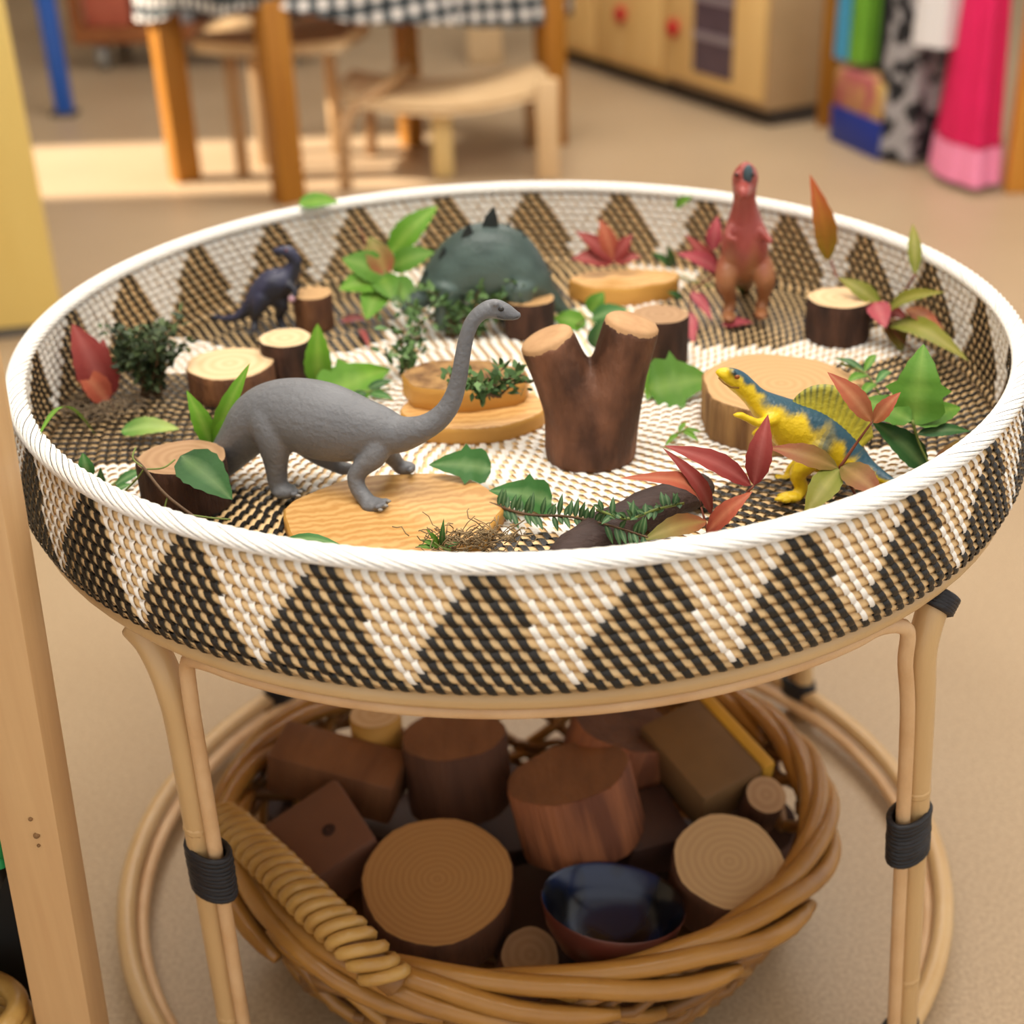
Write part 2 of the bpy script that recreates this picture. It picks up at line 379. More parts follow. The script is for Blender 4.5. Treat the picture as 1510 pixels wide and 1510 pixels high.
std_log('log', 'short dark log with a broad green leaf hanging over its cut top', 'log', 200, 335, 700, 768, M_bark, M_end3, ratio=.85)
std_log('log', 'small dark log with pale top touching the round wood slice', 'log', 384, 460, 512, 572, M_bark, M_end2)
std_log('log', 'small reddish-brown log standing behind the dark blue toy dinosaur', 'log', 434, 491, 442, 492, M_bark2, M_end)
std_log('log', 'low dark log between the green toy dinosaur and the forked log', 'log', 745, 818, 452, 505, M_bark, M_end)
std_log('log', 'dark round log half hidden behind the forked log', 'log', 935, 1016, 478, 548, M_bark, M_end3)
std_log('log', 'dark log with pale cut top among red and green leaves', 'log', 1198, 1291, 455, 515, M_bark, M_end2)
std_log('wood_slice', 'thin round wood slice with pale top and dark bark edge', 'wood slice', 268, 400, 560, 602, M_bark2, M_end2, ratio=.95)
std_log('wood_slice', 'large bark-edged wood slice behind the yellow toy dinosaur', 'wood slice', 1045, 1292, 612, 674, M_bark3, M_end, ratio=.92, wob=.09)
# golden block at the back
bc, br, bh = std(848, 1000, 428, 455, ratio=.7)
log('wood_block', 'golden flat wood block near the red star-shaped leaf', 'wood block', bc, br, br*.6, bh, M_olive_side, M_olive, wob=.14, seg=20)
# olive slab under the grey dinosaur
oc = atz(581, 757, TF+.013)
SLABZ = TF+.013
olive = log('olive_wood_slab', 'oval olive wood slab with wavy grain under the grey toy dinosaur', 'wood slab', (oc.x, oc.y, TF), .0835, .065, .013, M_olive_side, M_olive, wob=.08, seg=32)
# two-tier olive piece
c1, r1, h1 = std(585, 806, 632, 655, ratio=.72)
log('olive_wood_slab', 'thick oval olive board lying flat under a smaller wood block', 'wood slab', c1, r1, r1*.74, h1, M_olive_side, M_olive, wob=.06, seg=32)
c2, r2, h2 = std(588, 778, 585, 617, zb=TF+h1, ratio=.72)
log('wood_block', 'golden wood block with leafy sprigs lying on top of the olive board', 'wood block', (c2.x, c2.y+.006, TF+h1+.0005), r2, r2*.62, h2, M_olive_side, M_bark3, wob=.12, seg=26)

# forked log: limbs are swept tubes joined by a voxel remesh
def remeshed(name, mb, vox, smooth_it=6, fac=.5):
    me = bpy.data.meshes.new(name); me.from_pydata([tuple(p) for p in mb.v], [], mb.f); me.update()
    bm = bmesh.new(); bm.from_mesh(me); bmesh.ops.recalc_face_normals(bm, faces=bm.faces[:]); bm.to_mesh(me); bm.free()
    o = bpy.data.objects.new(name, me); COL.objects.link(o)
    r = o.modifiers.new('r', 'REMESH'); r.mode = 'VOXEL'; r.voxel_size = vox
    sm = o.modifiers.new('s', 'SMOOTH'); sm.factor = fac; sm.iterations = smooth_it
    bpy.context.view_layer.update(); dg = bpy.context.evaluated_depsgraph_get()
    out = bpy.data.meshes.new_from_object(o.evaluated_get(dg)); bpy.data.objects.remove(o); bpy.data.meshes.remove(me)
    out.polygons.foreach_set('use_smooth', [True]*len(out.polygons)); out.name = name
    return out
fb = atz(868, 672, TF); FY = fb.y; k = ppm(fb)
def fp(px, py, dy=0): return aty(px, py, FY+dy)
forked = thing('forked_log', 'brown forked log with two cut limbs standing upright in the tray', 'log', (fb.x, fb.y, TF))
la = [fp(868, 690), fp(862, 650), fp(850, 600), fp(828, 550), fp(806, 501)]
rb_ = [fp(872, 690), fp(880, 650), fp(895, 600), fp(912, 545), fp(932, 478)]
fm = MB(); fm.tube([Vector(q) for q in spline([(*p,) for p in la], 5)], [x/k for x in np.interp(np.linspace(0, 1, 21), [0, .25, .5, .75, 1], [59, 60, 49, 42, 40])], 22)
fm.tube([Vector(q) for q in spline([(*p,) for p in rb_], 5)], [x/k for x in np.interp(np.linspace(0, 1, 21), [0, .25, .5, .75, 1], [59, 60, 50, 42, 40])], 22)
fm.tube([fp(869, 688), fp(869, 640), fp(868, 590), fp(866, 560), fp(865, 542)], [56/k, 56/k, 48/k, 38/k, 26/k], 20)
fme = remeshed('forked_trunk', fm, .0028, 3)
for v in fme.vertices:
    if v.co.z < TF+.0005: v.co.z = TF+.0005
fme.materials.append(mat('forked_bark', '7d523a', '432819', rough=.62, scale=22, stretch=(1.5, 1.5, .7), bump=.7, bscale=70, contrast=.3, spec=.35))
fo = bpy.data.objects.new('trunk', fme); COL.objects.link(fo); fo.parent = forked; fo.matrix_parent_inverse = forked.matrix_basis.inverted()
for ln in (la, rb_):
    d = (ln[-1]-ln[-2]).normalized(); c = ln[-1]; u = d.orthogonal().normalized(); v = d.cross(u); R_ = 38.0/k
    e = MB(); rgs = [[c + d*hh + (u*math.cos(2*math.pi*q/24)+v*math.sin(2*math.pi*q/24))*R_*s_ for q in range(24)] for s_, hh in ((1.03, -.006), (1.02, .0005), (.93, .0026), (.5, .003))]
    e.add([p for g in rgs for p in g], [(i*24+q, i*24+(q+1) % 24, (i+1)*24+(q+1) % 24, (i+1)*24+q) for i in range(3) for q in range(24)]); e.disc(rgs[-1])
    obj('cut_face', e, mat('limb_cut', 'c29a6e', 'a67c54', rough=.75, scale=60, contrast=.6, bump=.2, bscale=90), forked)

# dark bark stick at the front
s0, s1 = atz(812, 838, TF+.012), atz(1035, 712, TF+.014); kk = ppm(s0)
sp_ = [s0.lerp(s1, t) + Vector((0, .004*math.sin(t*5), .003*math.sin(t*3))) for t in np.linspace(0, 1, 14)]
sk = MB(); sk.tube(sp_, [(.5+.5*min(1, i/2))*(.0165+.0012*math.sin(i*1.7)) if i < 12 else .0165*(.95 if i == 12 else .7) for i in range(14)], 14, wf=.8, side=(0, 0, 1))
sk2 = thing('bark_stick', 'thick dark brown bark stick leaning by the rim under red leaves', 'stick', (s0.x, s0.y, TF))
obj('stick_body', sk, mat('wet_bark', '43302a', '2a1c18', rough=.7, scale=30, stretch=(1, 3, 3), bump=.6, bscale=80), sk2)
# ------------------------------------------------------------------ toy dinosaurs
def chain_pts(ch, Y, k, n=6):
    """ch: (px, py, r_px, dy, wf) rows in the plane y=Y"""
    rows = [(*aty(c[0], c[1], Y+(c[3] if len(c) > 3 else 0)), c[2]/k, c[4] if len(c) > 4 else 1.0) for c in ch]
    out = spline(rows, n); return [Vector(o[:3]) for o in out], [max(o[3], .0008) for o in out], [o[4] for o in out]
def blob(mb, p, r, sx=1, sy=1, sz=1, seg=10):
    p = Vector(p); prof = [(math.sin(math.pi*(i+.02)/8.04), -math.cos(math.pi*(i+.02)/8.04)) for i in range(9)]
    vs = []
    for rr, zz in prof:
        for q in range(seg): a = 2*math.pi*q/seg; vs.append(p + Vector((rr*math.cos(a)*r*sx, rr*math.sin(a)*r*sy, zz*r*sz)))
    fs = [(i*seg+q, i*seg+(q+1) % seg, (i+1)*seg+(q+1) % seg, (i+1)*seg+q) for i in range(8) for q in range(seg)]
    fs += [tuple(range(seg-1, -1, -1)), tuple(8*seg+q for q in range(seg))]
    mb.add(vs, fs)
def dino(name, label, Y, base, chains, vox, colour, material, blobs=(), smooth_it=5, zmin=None):
    k = ppm(base); mb = MB(); spine = None
    for i, ch in enumerate(chains):
        p, r, wfs = chain_pts(ch, Y, k)
        if i == 0: spine = (p, r)
        t0 = (p[0]-p[1]).normalized(); t1 = (p[-1]-p[-2]).normalized()      # rounded ends
        p = [p[0]+t0*r[0]*.8]+p+[p[-1]+t1*r[-1]*.8]; r = [r[0]*.5]+r+[r[-1]*.5]; wfs = [wfs[0]]+wfs+[wfs[-1]]
        mb.tube(p, r, 24, side=(0, 1, 0), wf=wfs)
    for (px, py, rp, dy, sx, sy, sz) in blobs: blob(mb, aty(px, py, Y+dy), rp/k, sx, sy, sz)
    me = remeshed(name+'_body', mb, vox, smooth_it)
    if zmin is not None:
        for v in me.vertices:
            if v.co.z < zmin: v.co.z = zmin
    if colour:
        S_ = np.array([tuple(p) for p in spine[0]]); R_ = np.array(spine[1])
        co = np.empty(len(me.vertices)*3); me.vertices.foreach_get('co', co); co = co.reshape(-1, 3)
        T_ = np.gradient(S_, axis=0); T_ /= np.linalg.norm(T_, axis=1)[:, None]
        U_ = np.array([0, 0, 1]) - T_*T_[:, 2:3]; U_ /= np.linalg.norm(U_, axis=1)[:, None]
        d2 = ((co[:, None, :]-S_[None])**2).sum(2); ix = d2.argmin(1)
        up = ((co-S_[ix])*U_[ix]).sum(1)/R_[ix]; cols = colour(co, ix/len(S_), up)
        ca = me.color_attributes.new('Col', 'FLOAT_COLOR', 'POINT'); ca.data.foreach_set('color', np.concatenate([cols, np.ones((len(cols), 1))], 1).astype(np.float32).ravel())
    me.materials.append(material)
    t = thing(name, label, 'toy dinosaur', base, group='toy dinosaurs in the tray')
    o = bpy.data.objects.new('body', me); COL.objects.link(o); o.parent = t; o.matrix_parent_inverse = t.matrix_basis.inverted()
    t['_k'] = k; return t
def eye(t, px, py, Y, r, m=None):
    mb = MB(); blob(mb, aty(px, py, Y), r, 1, .6, .8); obj('eye', mb, m or mat('eye_black', '14110e', rough=.25), t)
def lerp3(a, b, f): return np.array(a)[None]*(1-f[:, None]) + np.array(b)[None]*f[:, None]
def sstep(a, b, x): t = np.clip((x-a)/(b-a), 0, 1); return t*t*(3-2*t)

# grey long-neck
BY = -.145
def tilt(rows): return [(q[0], q[1], q[2], (q[3] if len(q) > 3 else 0) + max(-.034, -.0002*(q[0]-455)), *(q[4:] if len(q) > 4 else ())) for q in rows]
gb = Vector((-.13, BY, TF)); 
M_grey = mat('grey_rubber', '76777a', '636467', rough=.5, scale=30, bump=.3, bscale=240, spec=.4, contrast=.7)
spine = [(248, 742, 5, .012), (285, 716, 15, .006), (322, 686, 24, .003), (352, 652, 33), (378, 622, 42, 0, .95), (405, 611, 49, 0, .92), (440, 612, 55, 0, .88), (480, 622, 58, 0, .86), (520, 630, 51, 0, .85), (556, 634, 38, 0, .9), (590, 640, 27, 0, .95), (622, 632, 19), (648, 616, 16), (666, 592, 14), (676, 560, 12), (682, 526, 11), (688, 496, 10.5), (697, 474, 10.5), (711, 460, 11), (727, 455, 13.5, 0, .85), (743, 459, 12.5, 0, .85), (757, 464, 8.5, 0, .85), (764, 465, 6, 0, .85)]
ch = [tilt(spine),
      tilt([(392, 592, 22, -.004), (397, 616, 31, -.011), (404, 648, 27, -.016), (407, 682, 18, -.018), (409, 706, 15, -.018), (412, 722, 14, -.018)]),         # near hind leg
      tilt([(562, 642, 16, -.004), (558, 658, 20, -.009), (550, 674, 18, -.014), (535, 688, 14.5, -.018), (525, 702, 13, -.021), (528, 720, 12, -.024), (540, 737, 12, -.027)]),  # near fore leg
      tilt([(440, 640, 26, .016), (470, 668, 18, .022), (490, 682, 13, .024), (500, 688, 11, .026)]),
      tilt([(560, 655, 18, .014), (578, 674, 13, .028), (586, 684, 11, .034), (590, 689, 11, .036)])]
bl = tilt_b = [(q[0], q[1], q[2], q[3] + max(-.034, -.0002*(q[0]-455)), *q[4:]) for q in
     [(420, 724, 15, -.020, 1.35, 1.1, .72), (436, 725, 7, -.022, 1.1, 1, .8), (434, 729, 6.5, -.030, 1.1, 1, .8), (551, 745, 15, -.030, 1.3, 1.1, .72), (508, 691, 13, .024, 1.3, 1, .7), (597, 690, 13, .036, 1.4, 1, .8),
      (564, 744, 6, -.034, 1.3, .9, .9), (568, 739, 6, -.027, 1.3, .9, .9), (558, 748, 6, -.038, 1.2, .9, .9), (609, 690, 5.5, .032, 1, 1, 1), (604, 694, 5.5, .026, 1, 1, 1), (731, 448, 6, -.005, 1, 1, .7), (731, 448, 6, .005, 1, 1, .7)]]
brach = dino('toy_dinosaur', 'grey long-necked toy dinosaur stepping onto an oval olive wood slab', BY, gb, ch, .0015, None, M_grey, bl, zmin=TF+.0004, smooth_it=7)
bmo = MB(); bmo.tube([aty(px, py, BY-.034-dy) for px, py, dy in ((764, 467, .002), (756, 470, .0042), (744, 470, .0056), (733, 467, .0062))], .0006, 6); obj('mouth_line', bmo, mat('mouth_grey', '3a3836', rough=.7), brach)
eye(brach, 739, 456, BY-.034-.0058, .0021, mat('eye_grey', '2c2a28', rough=.35))
for px, py, dy in ((573, 739, -.053), (569, 746, -.060), (561, 752, -.064), (443, 725, -.022), (440, 731, -.031)):
    n = MB(); blob(n, aty(px, py, BY+dy), .0016, 1.2, .8, .8); obj('toenail', n, mat('toenail_grey', '8c8a86', rough=.5), brach)

# yellow and blue sail-back
SY = -.158; sb = Vector((.205, SY, TF))
YEL, BLU, YEL2 = S('dcbb1a'), S('2a4d5c'), S('c9a514')
def spino_col(co, s, up):
    f = sstep(.42, .80, up + .13*np.sin(s*70) + .1*np.sin(co[:, 0]*240)) * sstep(.03, .10, s); c = lerp3(YEL, BLU, f)
    st = np.exp(-((s-.62)/.035)**2)*sstep(-.5, .2, up) + np.exp(-((s-.36)/.03)**2)*sstep(-.2, .4, up); st = np.clip(st, 0, 1)*.85
    return c*(1-st[:, None]) + np.array(BLU)[None]*st[:, None]
M_toy = vcol_mat('painted_toy_rubber', rough=.42, spec=.45, bump=.45, bscale=260)
spi = [(1061, 549, 7), (1072, 553, 12), (1086, 561, 16, 0, .85), (1100, 573, 16, 0, .85), (1114, 587, 17, 0, .9), (1132, 602, 24), (1157, 620, 34, 0, .9), (1187, 638, 43, 0, .8), (1217, 656, 43, 0, .8), (1245, 674, 34, -.004, .85), (1270, 691, 22, -.012), (1296, 703, 12, -.022), (1328, 718, 5, -.034)]
chs = [spi, [(1205, 658, 24, -.010), (1190, 682, 17, -.016), (1176, 700, 12, -.016), (1182, 718, 10, -.016), (1176, 732, 9, -.018)],
       [(1205, 655, 22, .012), (1186, 680, 14, .020), (1168, 694, 10, .022), (1164, 706, 8, .020)],
       [(1140, 618, 10, -.012), (1120, 624, 7, -.018), (1104, 618, 5.5, -.021), (1092, 612, 5.5, -.022)],
       [(1140, 612, 10, .010), (1124, 632, 7, .014), (1112, 640, 5, .014)]]
bls = [(1166, 733, 11, -.022, 1.7, 1.2, .7), (1150, 736, 6.5, -.026, 1.5, .9, .7), (1160, 738, 6.5, -.032, 1.4, .9, .7), (1152, 731, 6, -.016, 1.4, .9, .7), (1154, 706, 8, .016, 1.8, 1.1, .7), (1146, 703, 5, .020, 1.4, 1, .7), (1088, 612, 6, -.022, 1.3, 1, .7), (1080, 548, 6, -.006, 1, 1, .8), (1080, 548, 6, .006, 1, 1, .8)]
spino = dino('toy_dinosaur', 'bright yellow toy dinosaur with blue back stripes and a ribbed sail', SY, sb, chs, .0015, spino_col, M_toy, bls, zmin=TF+.0004)
k = spino['_k']
sail_top = [(1168, 592), (1176, 582), (1190, 572), (1206, 567), (1224, 567), (1242, 573), (1258, 585), (1272, 601), (1283, 622), (1288, 645), (1286, 668), (1278, 684)]
sail_bot = [(1168, 602), (1178, 606), (1190, 611), (1202, 617), (1214, 624), (1226, 632), (1236, 640), (1246, 650), (1254, 660), (1260, 670), (1265, 680), (1270, 690)]
sm_ = MB(); cols = []; nn = 46
tp = spline([(*q, 0) for q in sail_top], 5)[:nn]; bt = spline([(*q, 0) for q in sail_bot], 5)[:nn]; nn = min(len(tp), len(bt)); rows = 6; vs = []
for side in (-1, 1):
    for i in range(nn):
        rib = abs(math.sin(math.pi*i/3.0)); f_ = i/(nn-1)
        for j in range(rows):
            t = j/(rows-1); q = bt[i]*(1-t)+tp[i]*t; yy = SY - .006*f_ + side*(.0026*(1-t)+.0004 + .0007*rib*(1-t*.5))
            vs.append(aty(q[0], q[1], yy)); mixv = min(1, t*1.25)*(.45+.55*(1-rib)) * (1-.45*f_); cols.append(tuple(np.array(S('d8c93a'))*(1-mixv)+np.array(S('1f4038'))*mixv))
fs = []
for s_ in range(2):
    for i in range(nn-1):
        for j in range(rows-1): a = s_*nn*rows+i*rows+j; f = (a, a+rows, a+rows+1, a+1); fs.append(f if s_ == 0 else f[::-1])
for i in range(nn-1): a = i*rows+rows-1; b2 = nn*rows+a; fs.append((a, a+rows, b2+rows, b2))
sm_.add(vs, fs, 0, cols); obj('sail', sm_, M_toy, spino, label='dark green sail with pale ribs')
eye(spino, 1087, 556, SY-.0075, .0021, mat('eye_amber', '8a4a18', rough=.3))
mo = MB(); mo.tube([aty(px, py, SY-dy) for px, py, dy in ((1060, 557, .003), (1068, 565, .0066), (1078, 571, .0082), (1090, 572, .0082))], .0008, 6); obj('mouth_line', mo, mat('mouth_brown', '7d5a12', rough=.6), spino)

# red-brown upright meat eater
ty0 = atz(1098, 474, TF); RY = ty0.y; rb0 = Vector((ty0.x, RY, TF))
REDB, BRN = S('98463f'), S('9a6540')
def trex_col(co, s, up):
    f = sstep(.30, .58, (co[:, 2]-TF)/.155 + .05*np.sin(co[:, 0]*300)); return lerp3(BRN, REDB, f)
rx = [(1098, 420, 13, .085), (1098, 408, 17, .062), (1098, 398, 24, .036), (1098, 385, 31, .012), (1098, 362, 34, 0), (1098, 338, 29, -.004), (1098, 315, 21, -.008), (1098, 294, 16, -.014), (1098, 276, 17, -.02), (1099, 262, 18, -.026), (1100, 253, 15, -.03)]
chr_ = [rx, [(1078, 388, 20, 0), (1070, 415, 16, -.010), (1076, 440, 10, .000), (1074, 462, 9, -.004)], [(1118, 388, 20, 0), (1128, 412, 16, -.010), (1126, 436, 10, .000), (1122, 458, 9, -.004)],
        [(1078, 338, 9, -.014), (1074, 350, 6, -.024), (1084, 354, 5, -.034)], [(1120, 338, 9, -.014), (1130, 350, 6, -.024), (1136, 356, 5, -.032)],
        [(1096, 276, 14, -.026), (1096, 282, 11, -.044), (1096, 285, 8, -.056)]]
blr = [(1074, 467, 10, -.012, 1.1, 1.8, .7), (1122, 463, 10, -.012, 1.1, 1.8, .7), (1087, 258, 5, -.036, 1, 1, 1), (1109, 258, 5, -.036, 1, 1, 1)]
trex = dino('toy_dinosaur', 'red-brown toy dinosaur standing upright on its hind legs', RY, rb0, chr_, .0019, trex_col, M_toy, blr, zmin=TF+.0004)
for px in (1086, 1110): eye(trex, px, 258, RY-.041, .002)
cr_ = MB(); blob(cr_, aty(1103, 257, RY-.038), .006, .8, .6, 1.5); obj('brow_patch', cr_, mat('teal_paint', '3d4f55', rough=.5), trex, label='dark blue-grey patch')

# green plated dinosaur
gy0 = atz(712, 484, TF); GY = gy0.y; gb0 = Vector((gy0.x, GY, TF))
GRN, GDK = S('4d5f5a'), S('3a4a46')
def steg_col(co, s, up): return lerp3(GRN, GDK, sstep(.2, .9, up + .25*np.sin(co[:, 0]*170)*np.sin(co[:, 2]*210)))
gs = [(598, 452, 8, -.01), (612, 446, 14, -.006), (630, 432, 20), (655, 412, 36), (685, 396, 52, 0, .8), (718, 388, 60, 0, .75), (750, 394, 54, 0, .78), (780, 412, 36), (805, 434, 20, .004), (830, 456, 10, .010), (852, 470, 4, .016)]
chg = [gs, [(660, 425, 24, -.016), (655, 450, 15, -.02), (652, 478, 13, -.02)], [(765, 425, 26, -.018), (768, 452, 16, -.022), (768, 482, 14, -.022)], [(668, 425, 24, .016), (672, 450, 14, .02), (674, 468, 12, .02)], [(755, 425, 24, .016), (745, 450, 14, .02), (742, 468, 12, .02)]]
steg = dino('toy_dinosaur', 'dark green plated toy dinosaur behind leafy sprigs', GY, gb0, chg, .0022, steg_col, M_toy, [(600, 454, 9, -.012, 1.3, 1, .8)], zmin=TF+.0004)
M_plate = mat('plate_dark', '141a19', '1f2826', rough=.5, scale=60)
for i, (px, py, sz, an, dy) in enumerate(((636, 408, 20, -.5, -.010), (657, 385, 30, -.1, -.014), (690, 355, 34, .05, -.012), (723, 338, 42, .1, -.006), (748, 335, 16, .2, .004), (768, 350, 14, .4, -.004), (788, 374, 14, .6, .004), (806, 400, 12, .8, 0))):
    c = aty(px, py+8, GY+dy); s_ = sz/ steg['_k']; R3 = Matrix.Rotation(an, 3, 'Y'); pm = MB()
    out2 = [(-.32, -.25), (-.34, .2), (-.20, .62), (.06, 1.0), (.20, .62), (.28, .2), (.26, -.25)]
    fr = [c + R3 @ Vector((x*s_, -.0016, z*s_)) for x, z in out2]; bk = [c + R3 @ Vector((x*s_, .0016, z*s_)) for x, z in out2]
    mid = [c + R3 @ Vector((0, -.003, .35*s_)), c + R3 @ Vector((0, .003, .35*s_))]; n = len(out2)
    pm.add(fr+bk+mid, [(i_, (i_+1) % n, 2*n) for i_ in range(n)] + [(n+(i_+1) % n, n+i_, 2*n+1) for i_ in range(n)] + [(i_, n+i_, n+(i_+1) % n, (i_+1) % n) for i_ in range(n)])
    obj('back_plate', pm, M_plate, steg, smooth=False)
eye(steg, 604, 450, GY-.018, .002)

# dark blue small raptor
vy0 = atz(398, 487, TF); VY = vy0.y; vb0 = Vector((vy0.x, VY, TF))
NAV, NAV2 = S('34354c'), S('1c1d29')
def rap_col(co, s, up): return lerp3(NAV2, NAV, sstep(-.2, .6, up + .3*np.sin(co[:, 0]*220)))
vv = [(313, 466, 3, .006), (330, 470, 5, .004), (350, 467, 7), (368, 453, 12), (385, 435, 20), (402, 422, 24), (418, 413, 21), (429, 402, 14), (434, 390, 10.5), (432, 379, 10), (425, 372, 10), (413, 370, 7), (405, 371, 5)]
chv = [vv, [(388, 440, 15, -.008), (380, 458, 9, -.012), (376, 470, 6, -.010), (376, 484, 6, -.014)], [(408, 438, 16, -.002), (416, 452, 10, -.004), (412, 466, 7, .0), (418, 484, 6.5, -.004)], [(426, 420, 7, -.010), (436, 430, 5, -.014), (430, 440, 4.5, -.018)], [(428, 416, 7, .008), (440, 424, 5, .008)]]
rap = dino('toy_dinosaur', 'small dark blue toy dinosaur with a long thin tail', VY, vb0, chv, .0018, rap_col, M_toy, [(373, 487, 6, -.018, 1, 1.6, .6), (420, 487, 6, -.010, 1, 1.6, .6)], zmin=TF+.0004, smooth_it=3)
h_ = MB(); blob(h_, aty(430, 441, VY-.019), .0036); obj('claw_tip', h_, mat('claw_pink', 'b08a94', rough=.5), rap)
eye(rap, 422, 369, VY-.007, .0015, mat('eye_red', '6b2420', rough=.3))
# ------------------------------------------------------------------ leaves and sprigs
M_leaf = vcol_mat('leaf', rough=.5, spec=.22, bump=.12, bscale=300)
M_stem = mat('green_stem', '7d8a45', '5e6b30', rough=.6, scale=60); M_rstem = mat('red_brown_stem', '8a4d36', '6b3526', rough=.6, scale=60); M_twig = mat('brown_twig', '6d543c', '4c3826', rough=.7, scale=60)
def shape_w(t, kind):
    if kind == 'lance': return math.sin(math.pi*min(1, t**.85))**.9*(1-.25*t)
    if kind == 'ovate': return math.sin(math.pi*t**.7)**.8
    if kind == 'ivy':
        return np.interp(t, [0, .04, .16, .3, .42, .52, .66, .8, .92, 1], [.25, .62, .95, .72, 1.0, .62, .52, .34, .15, 0])
    return math.sin(math.pi*t)
LEAVES = {'tall': ('857a1e', 'b0482e', 'a8702e'), 'green': ('456f1e', '557f26', '78963f'), 'dark': ('2a4d28', '365f2e', '6f8a56'), 'mid': ('37642f', '447538', '84a068'), 'bright': ('4f7d1c', '5f8d22', '82a040'), 'red': ('7a2c2a', '93403a', 'a8605a'), 'pink': ('933a42', 'a84a52', 'b86a6a'),
          'orange': ('8f4030', 'a8573c', 'b87656'), 'redgreen': ('6a5e24', '8c4632', '9c7a48'), 'greenred': ('8c4c32', '6a702c', '988648'), 'yellow': ('6a7224', '7e782c', '989050'), 'rust': ('8a5430', '9f503a', 'b07c56'), 'var': ('487c34', '9fae58', '98b068')}
def leaf_mb(base, tip, width, col, n=None, kind='lance', curl=.12, fold=.25, twist=0):
    base, tip = Vector(base), Vector(tip); L = (tip-base).length
    if n is None: n = (CAM-base).normalized()*.75 + Vector((0, 0, .55))
    M = frame(tip-base, n)
    if twist: M = M @ Matrix.Rotation(twist, 3, 'X')
    c0, c1, cm = [np.array(S(q)) for q in LEAVES[col]]
    mb = MB(); vs, cols = [], []; NS = 12; acr = (-1, -.5, 0, .5, 1)
    for i in range(NS+1):
        t = i/NS; w_ = max(.004, shape_w(t, kind))*width/2; sg = curl*L*math.sin(math.pi*t)
        for a in acr:
            serr = 1 + (.05 if i % 2 else -.03)*abs(a)
            vs.append(base + M @ Vector((t*L, a*w_*serr, sg - fold*w_*(1-abs(a))*.9 - .05*L*t*t)))
            c = c0*(1-t) + c1*t; c = c*(1-.0*abs(a)); c = c*.45 + cm*.55 if a == 0 else c; cols.append(tuple(c*random.uniform(.93, 1.07)))
    fs = [(i*5+j, (i+1)*5+j, (i+1)*5+j+1, i*5+j+1) for i in range(NS) for j in range(4)]
    mb.add(vs, fs, 0, cols); return mb
def V(spec):
    """(px, py, z) with z a height, or (px, py, 'y', depth)"""
    p = aty(spec[0], spec[1], spec[3]) if spec[2] == 'y' else atz(spec[0], spec[1], spec[2])
    for _ in range(60):                                          # keep it inside the tray wall
        if math.hypot(p.x, p.y) < .383 or p.z > .612 or p.y < -.22: break
        p = p + (CAM-p).normalized()*.004
    return p
def spray(name, label, cat, leaves, stems=(), stem_mat=None, group=None):
    """leaves: (base, tip, width_px, colour[, kind, curl, normal]); stems: lists of points"""
    L0 = [(V(l[0]), V(l[1])) for l in leaves]; low = min((p for ab in L0 for p in ab), key=lambda p: p.z)
    if len(leaves) == 1 and not stems:
        l = leaves[0]; b_, t_ = L0[0]
        o = obj(name, leaf_mb(b_, t_, l[2]/ppm(b_), l[3], kind=l[4] if len(l) > 4 else 'lance', curl=l[5] if len(l) > 5 else .12, n=l[6] if len(l) > 6 else None), M_leaf, origin=b_)
        return tag(o, label, cat, group)
    t = thing(name, label, cat, low, group)
    for (b_, t_), l in zip(L0, leaves):
        obj('leaf', leaf_mb(b_, t_, l[2]/ppm(b_), l[3], kind=l[4] if len(l) > 4 else 'lance', curl=l[5] if len(l) > 5 else .12, n=l[6] if len(l) > 6 else None), M_leaf, t)
    for st in stems:
        pts = [V(q) for q in st]; pts = [Vector(q) for q in spline([tuple(p) for p in pts], 5)] if len(pts) > 2 else pts
        obj('stem', MB().tube(pts, [.0013*(1-.5*i/len(pts)) for i in range(len(pts))], 6), stem_mat or M_stem, t)
    return t
FL = TF+.004
UPN = (0, -.25, 1)
# red nandina sprays by the front rim
ry = -.235
spray('leaf_spray', 'spray of six red leaves by the rim over the dark bark stick', 'leaves', [
    ((1108, 716, 'y', ry), (984, 655, 'y', ry-.01), 40, 'red'), ((1050, 758, 'y', ry), (984, 662, 'y', ry-.022), 30, 'red'), ((1034, 748, 'y', ry), (920, 702, 'y', ry-.03), 32, 'orange', 'lance', .28),
    ((1112, 716, 'y', ry), (1132, 612, 'y', ry+.01), 42, 'red'), ((1042, 768, 'y', ry-.02), (948, 795, 'y', ry-.045), 40, 'greenred'), ((1042, 786, 'y', ry-.02), (1108, 724, 'y', ry-.02), 34, 'orange')],
    [[(1046, 800, 'y', ry-.01), (1042, 778, 'y', ry-.01), (1034, 748, 'y', ry)], [(1046, 800, 'y', ry-.01), (1080, 750, 'y', ry), (1112, 716, 'y', ry)]], M_rstem)
r2 = -.205
spray('leaf_spray', 'spray of green-red leaves over the tail of the yellow toy dinosaur', 'leaves', [
    ((1236, 690, 'y', r2), (1134, 658, 'y', r2+.012), 40, 'redgreen'), ((1238, 690, 'y', r2), (1186, 760, 'y', r2-.03), 48, 'yellow'), ((1240, 686, 'y', r2), (1302, 732, 'y', r2-.03), 48, 'redgreen'),
    ((1286, 622, 'y', r2), (1222, 548, 'y', r2+.01), 38, 'rust'), ((1288, 624, 'y', r2), (1327, 578, 'y', r2+.0), 28, 'rust')],
    [[(1238, 690, 'y', r2), (1262, 655, 'y', r2), (1286, 622, 'y', r2)], [(1238, 690, 'y', r2), (1256, 720, 'y', r2-.006), (1270, 745, 'y', r2-.012)]], M_rstem)
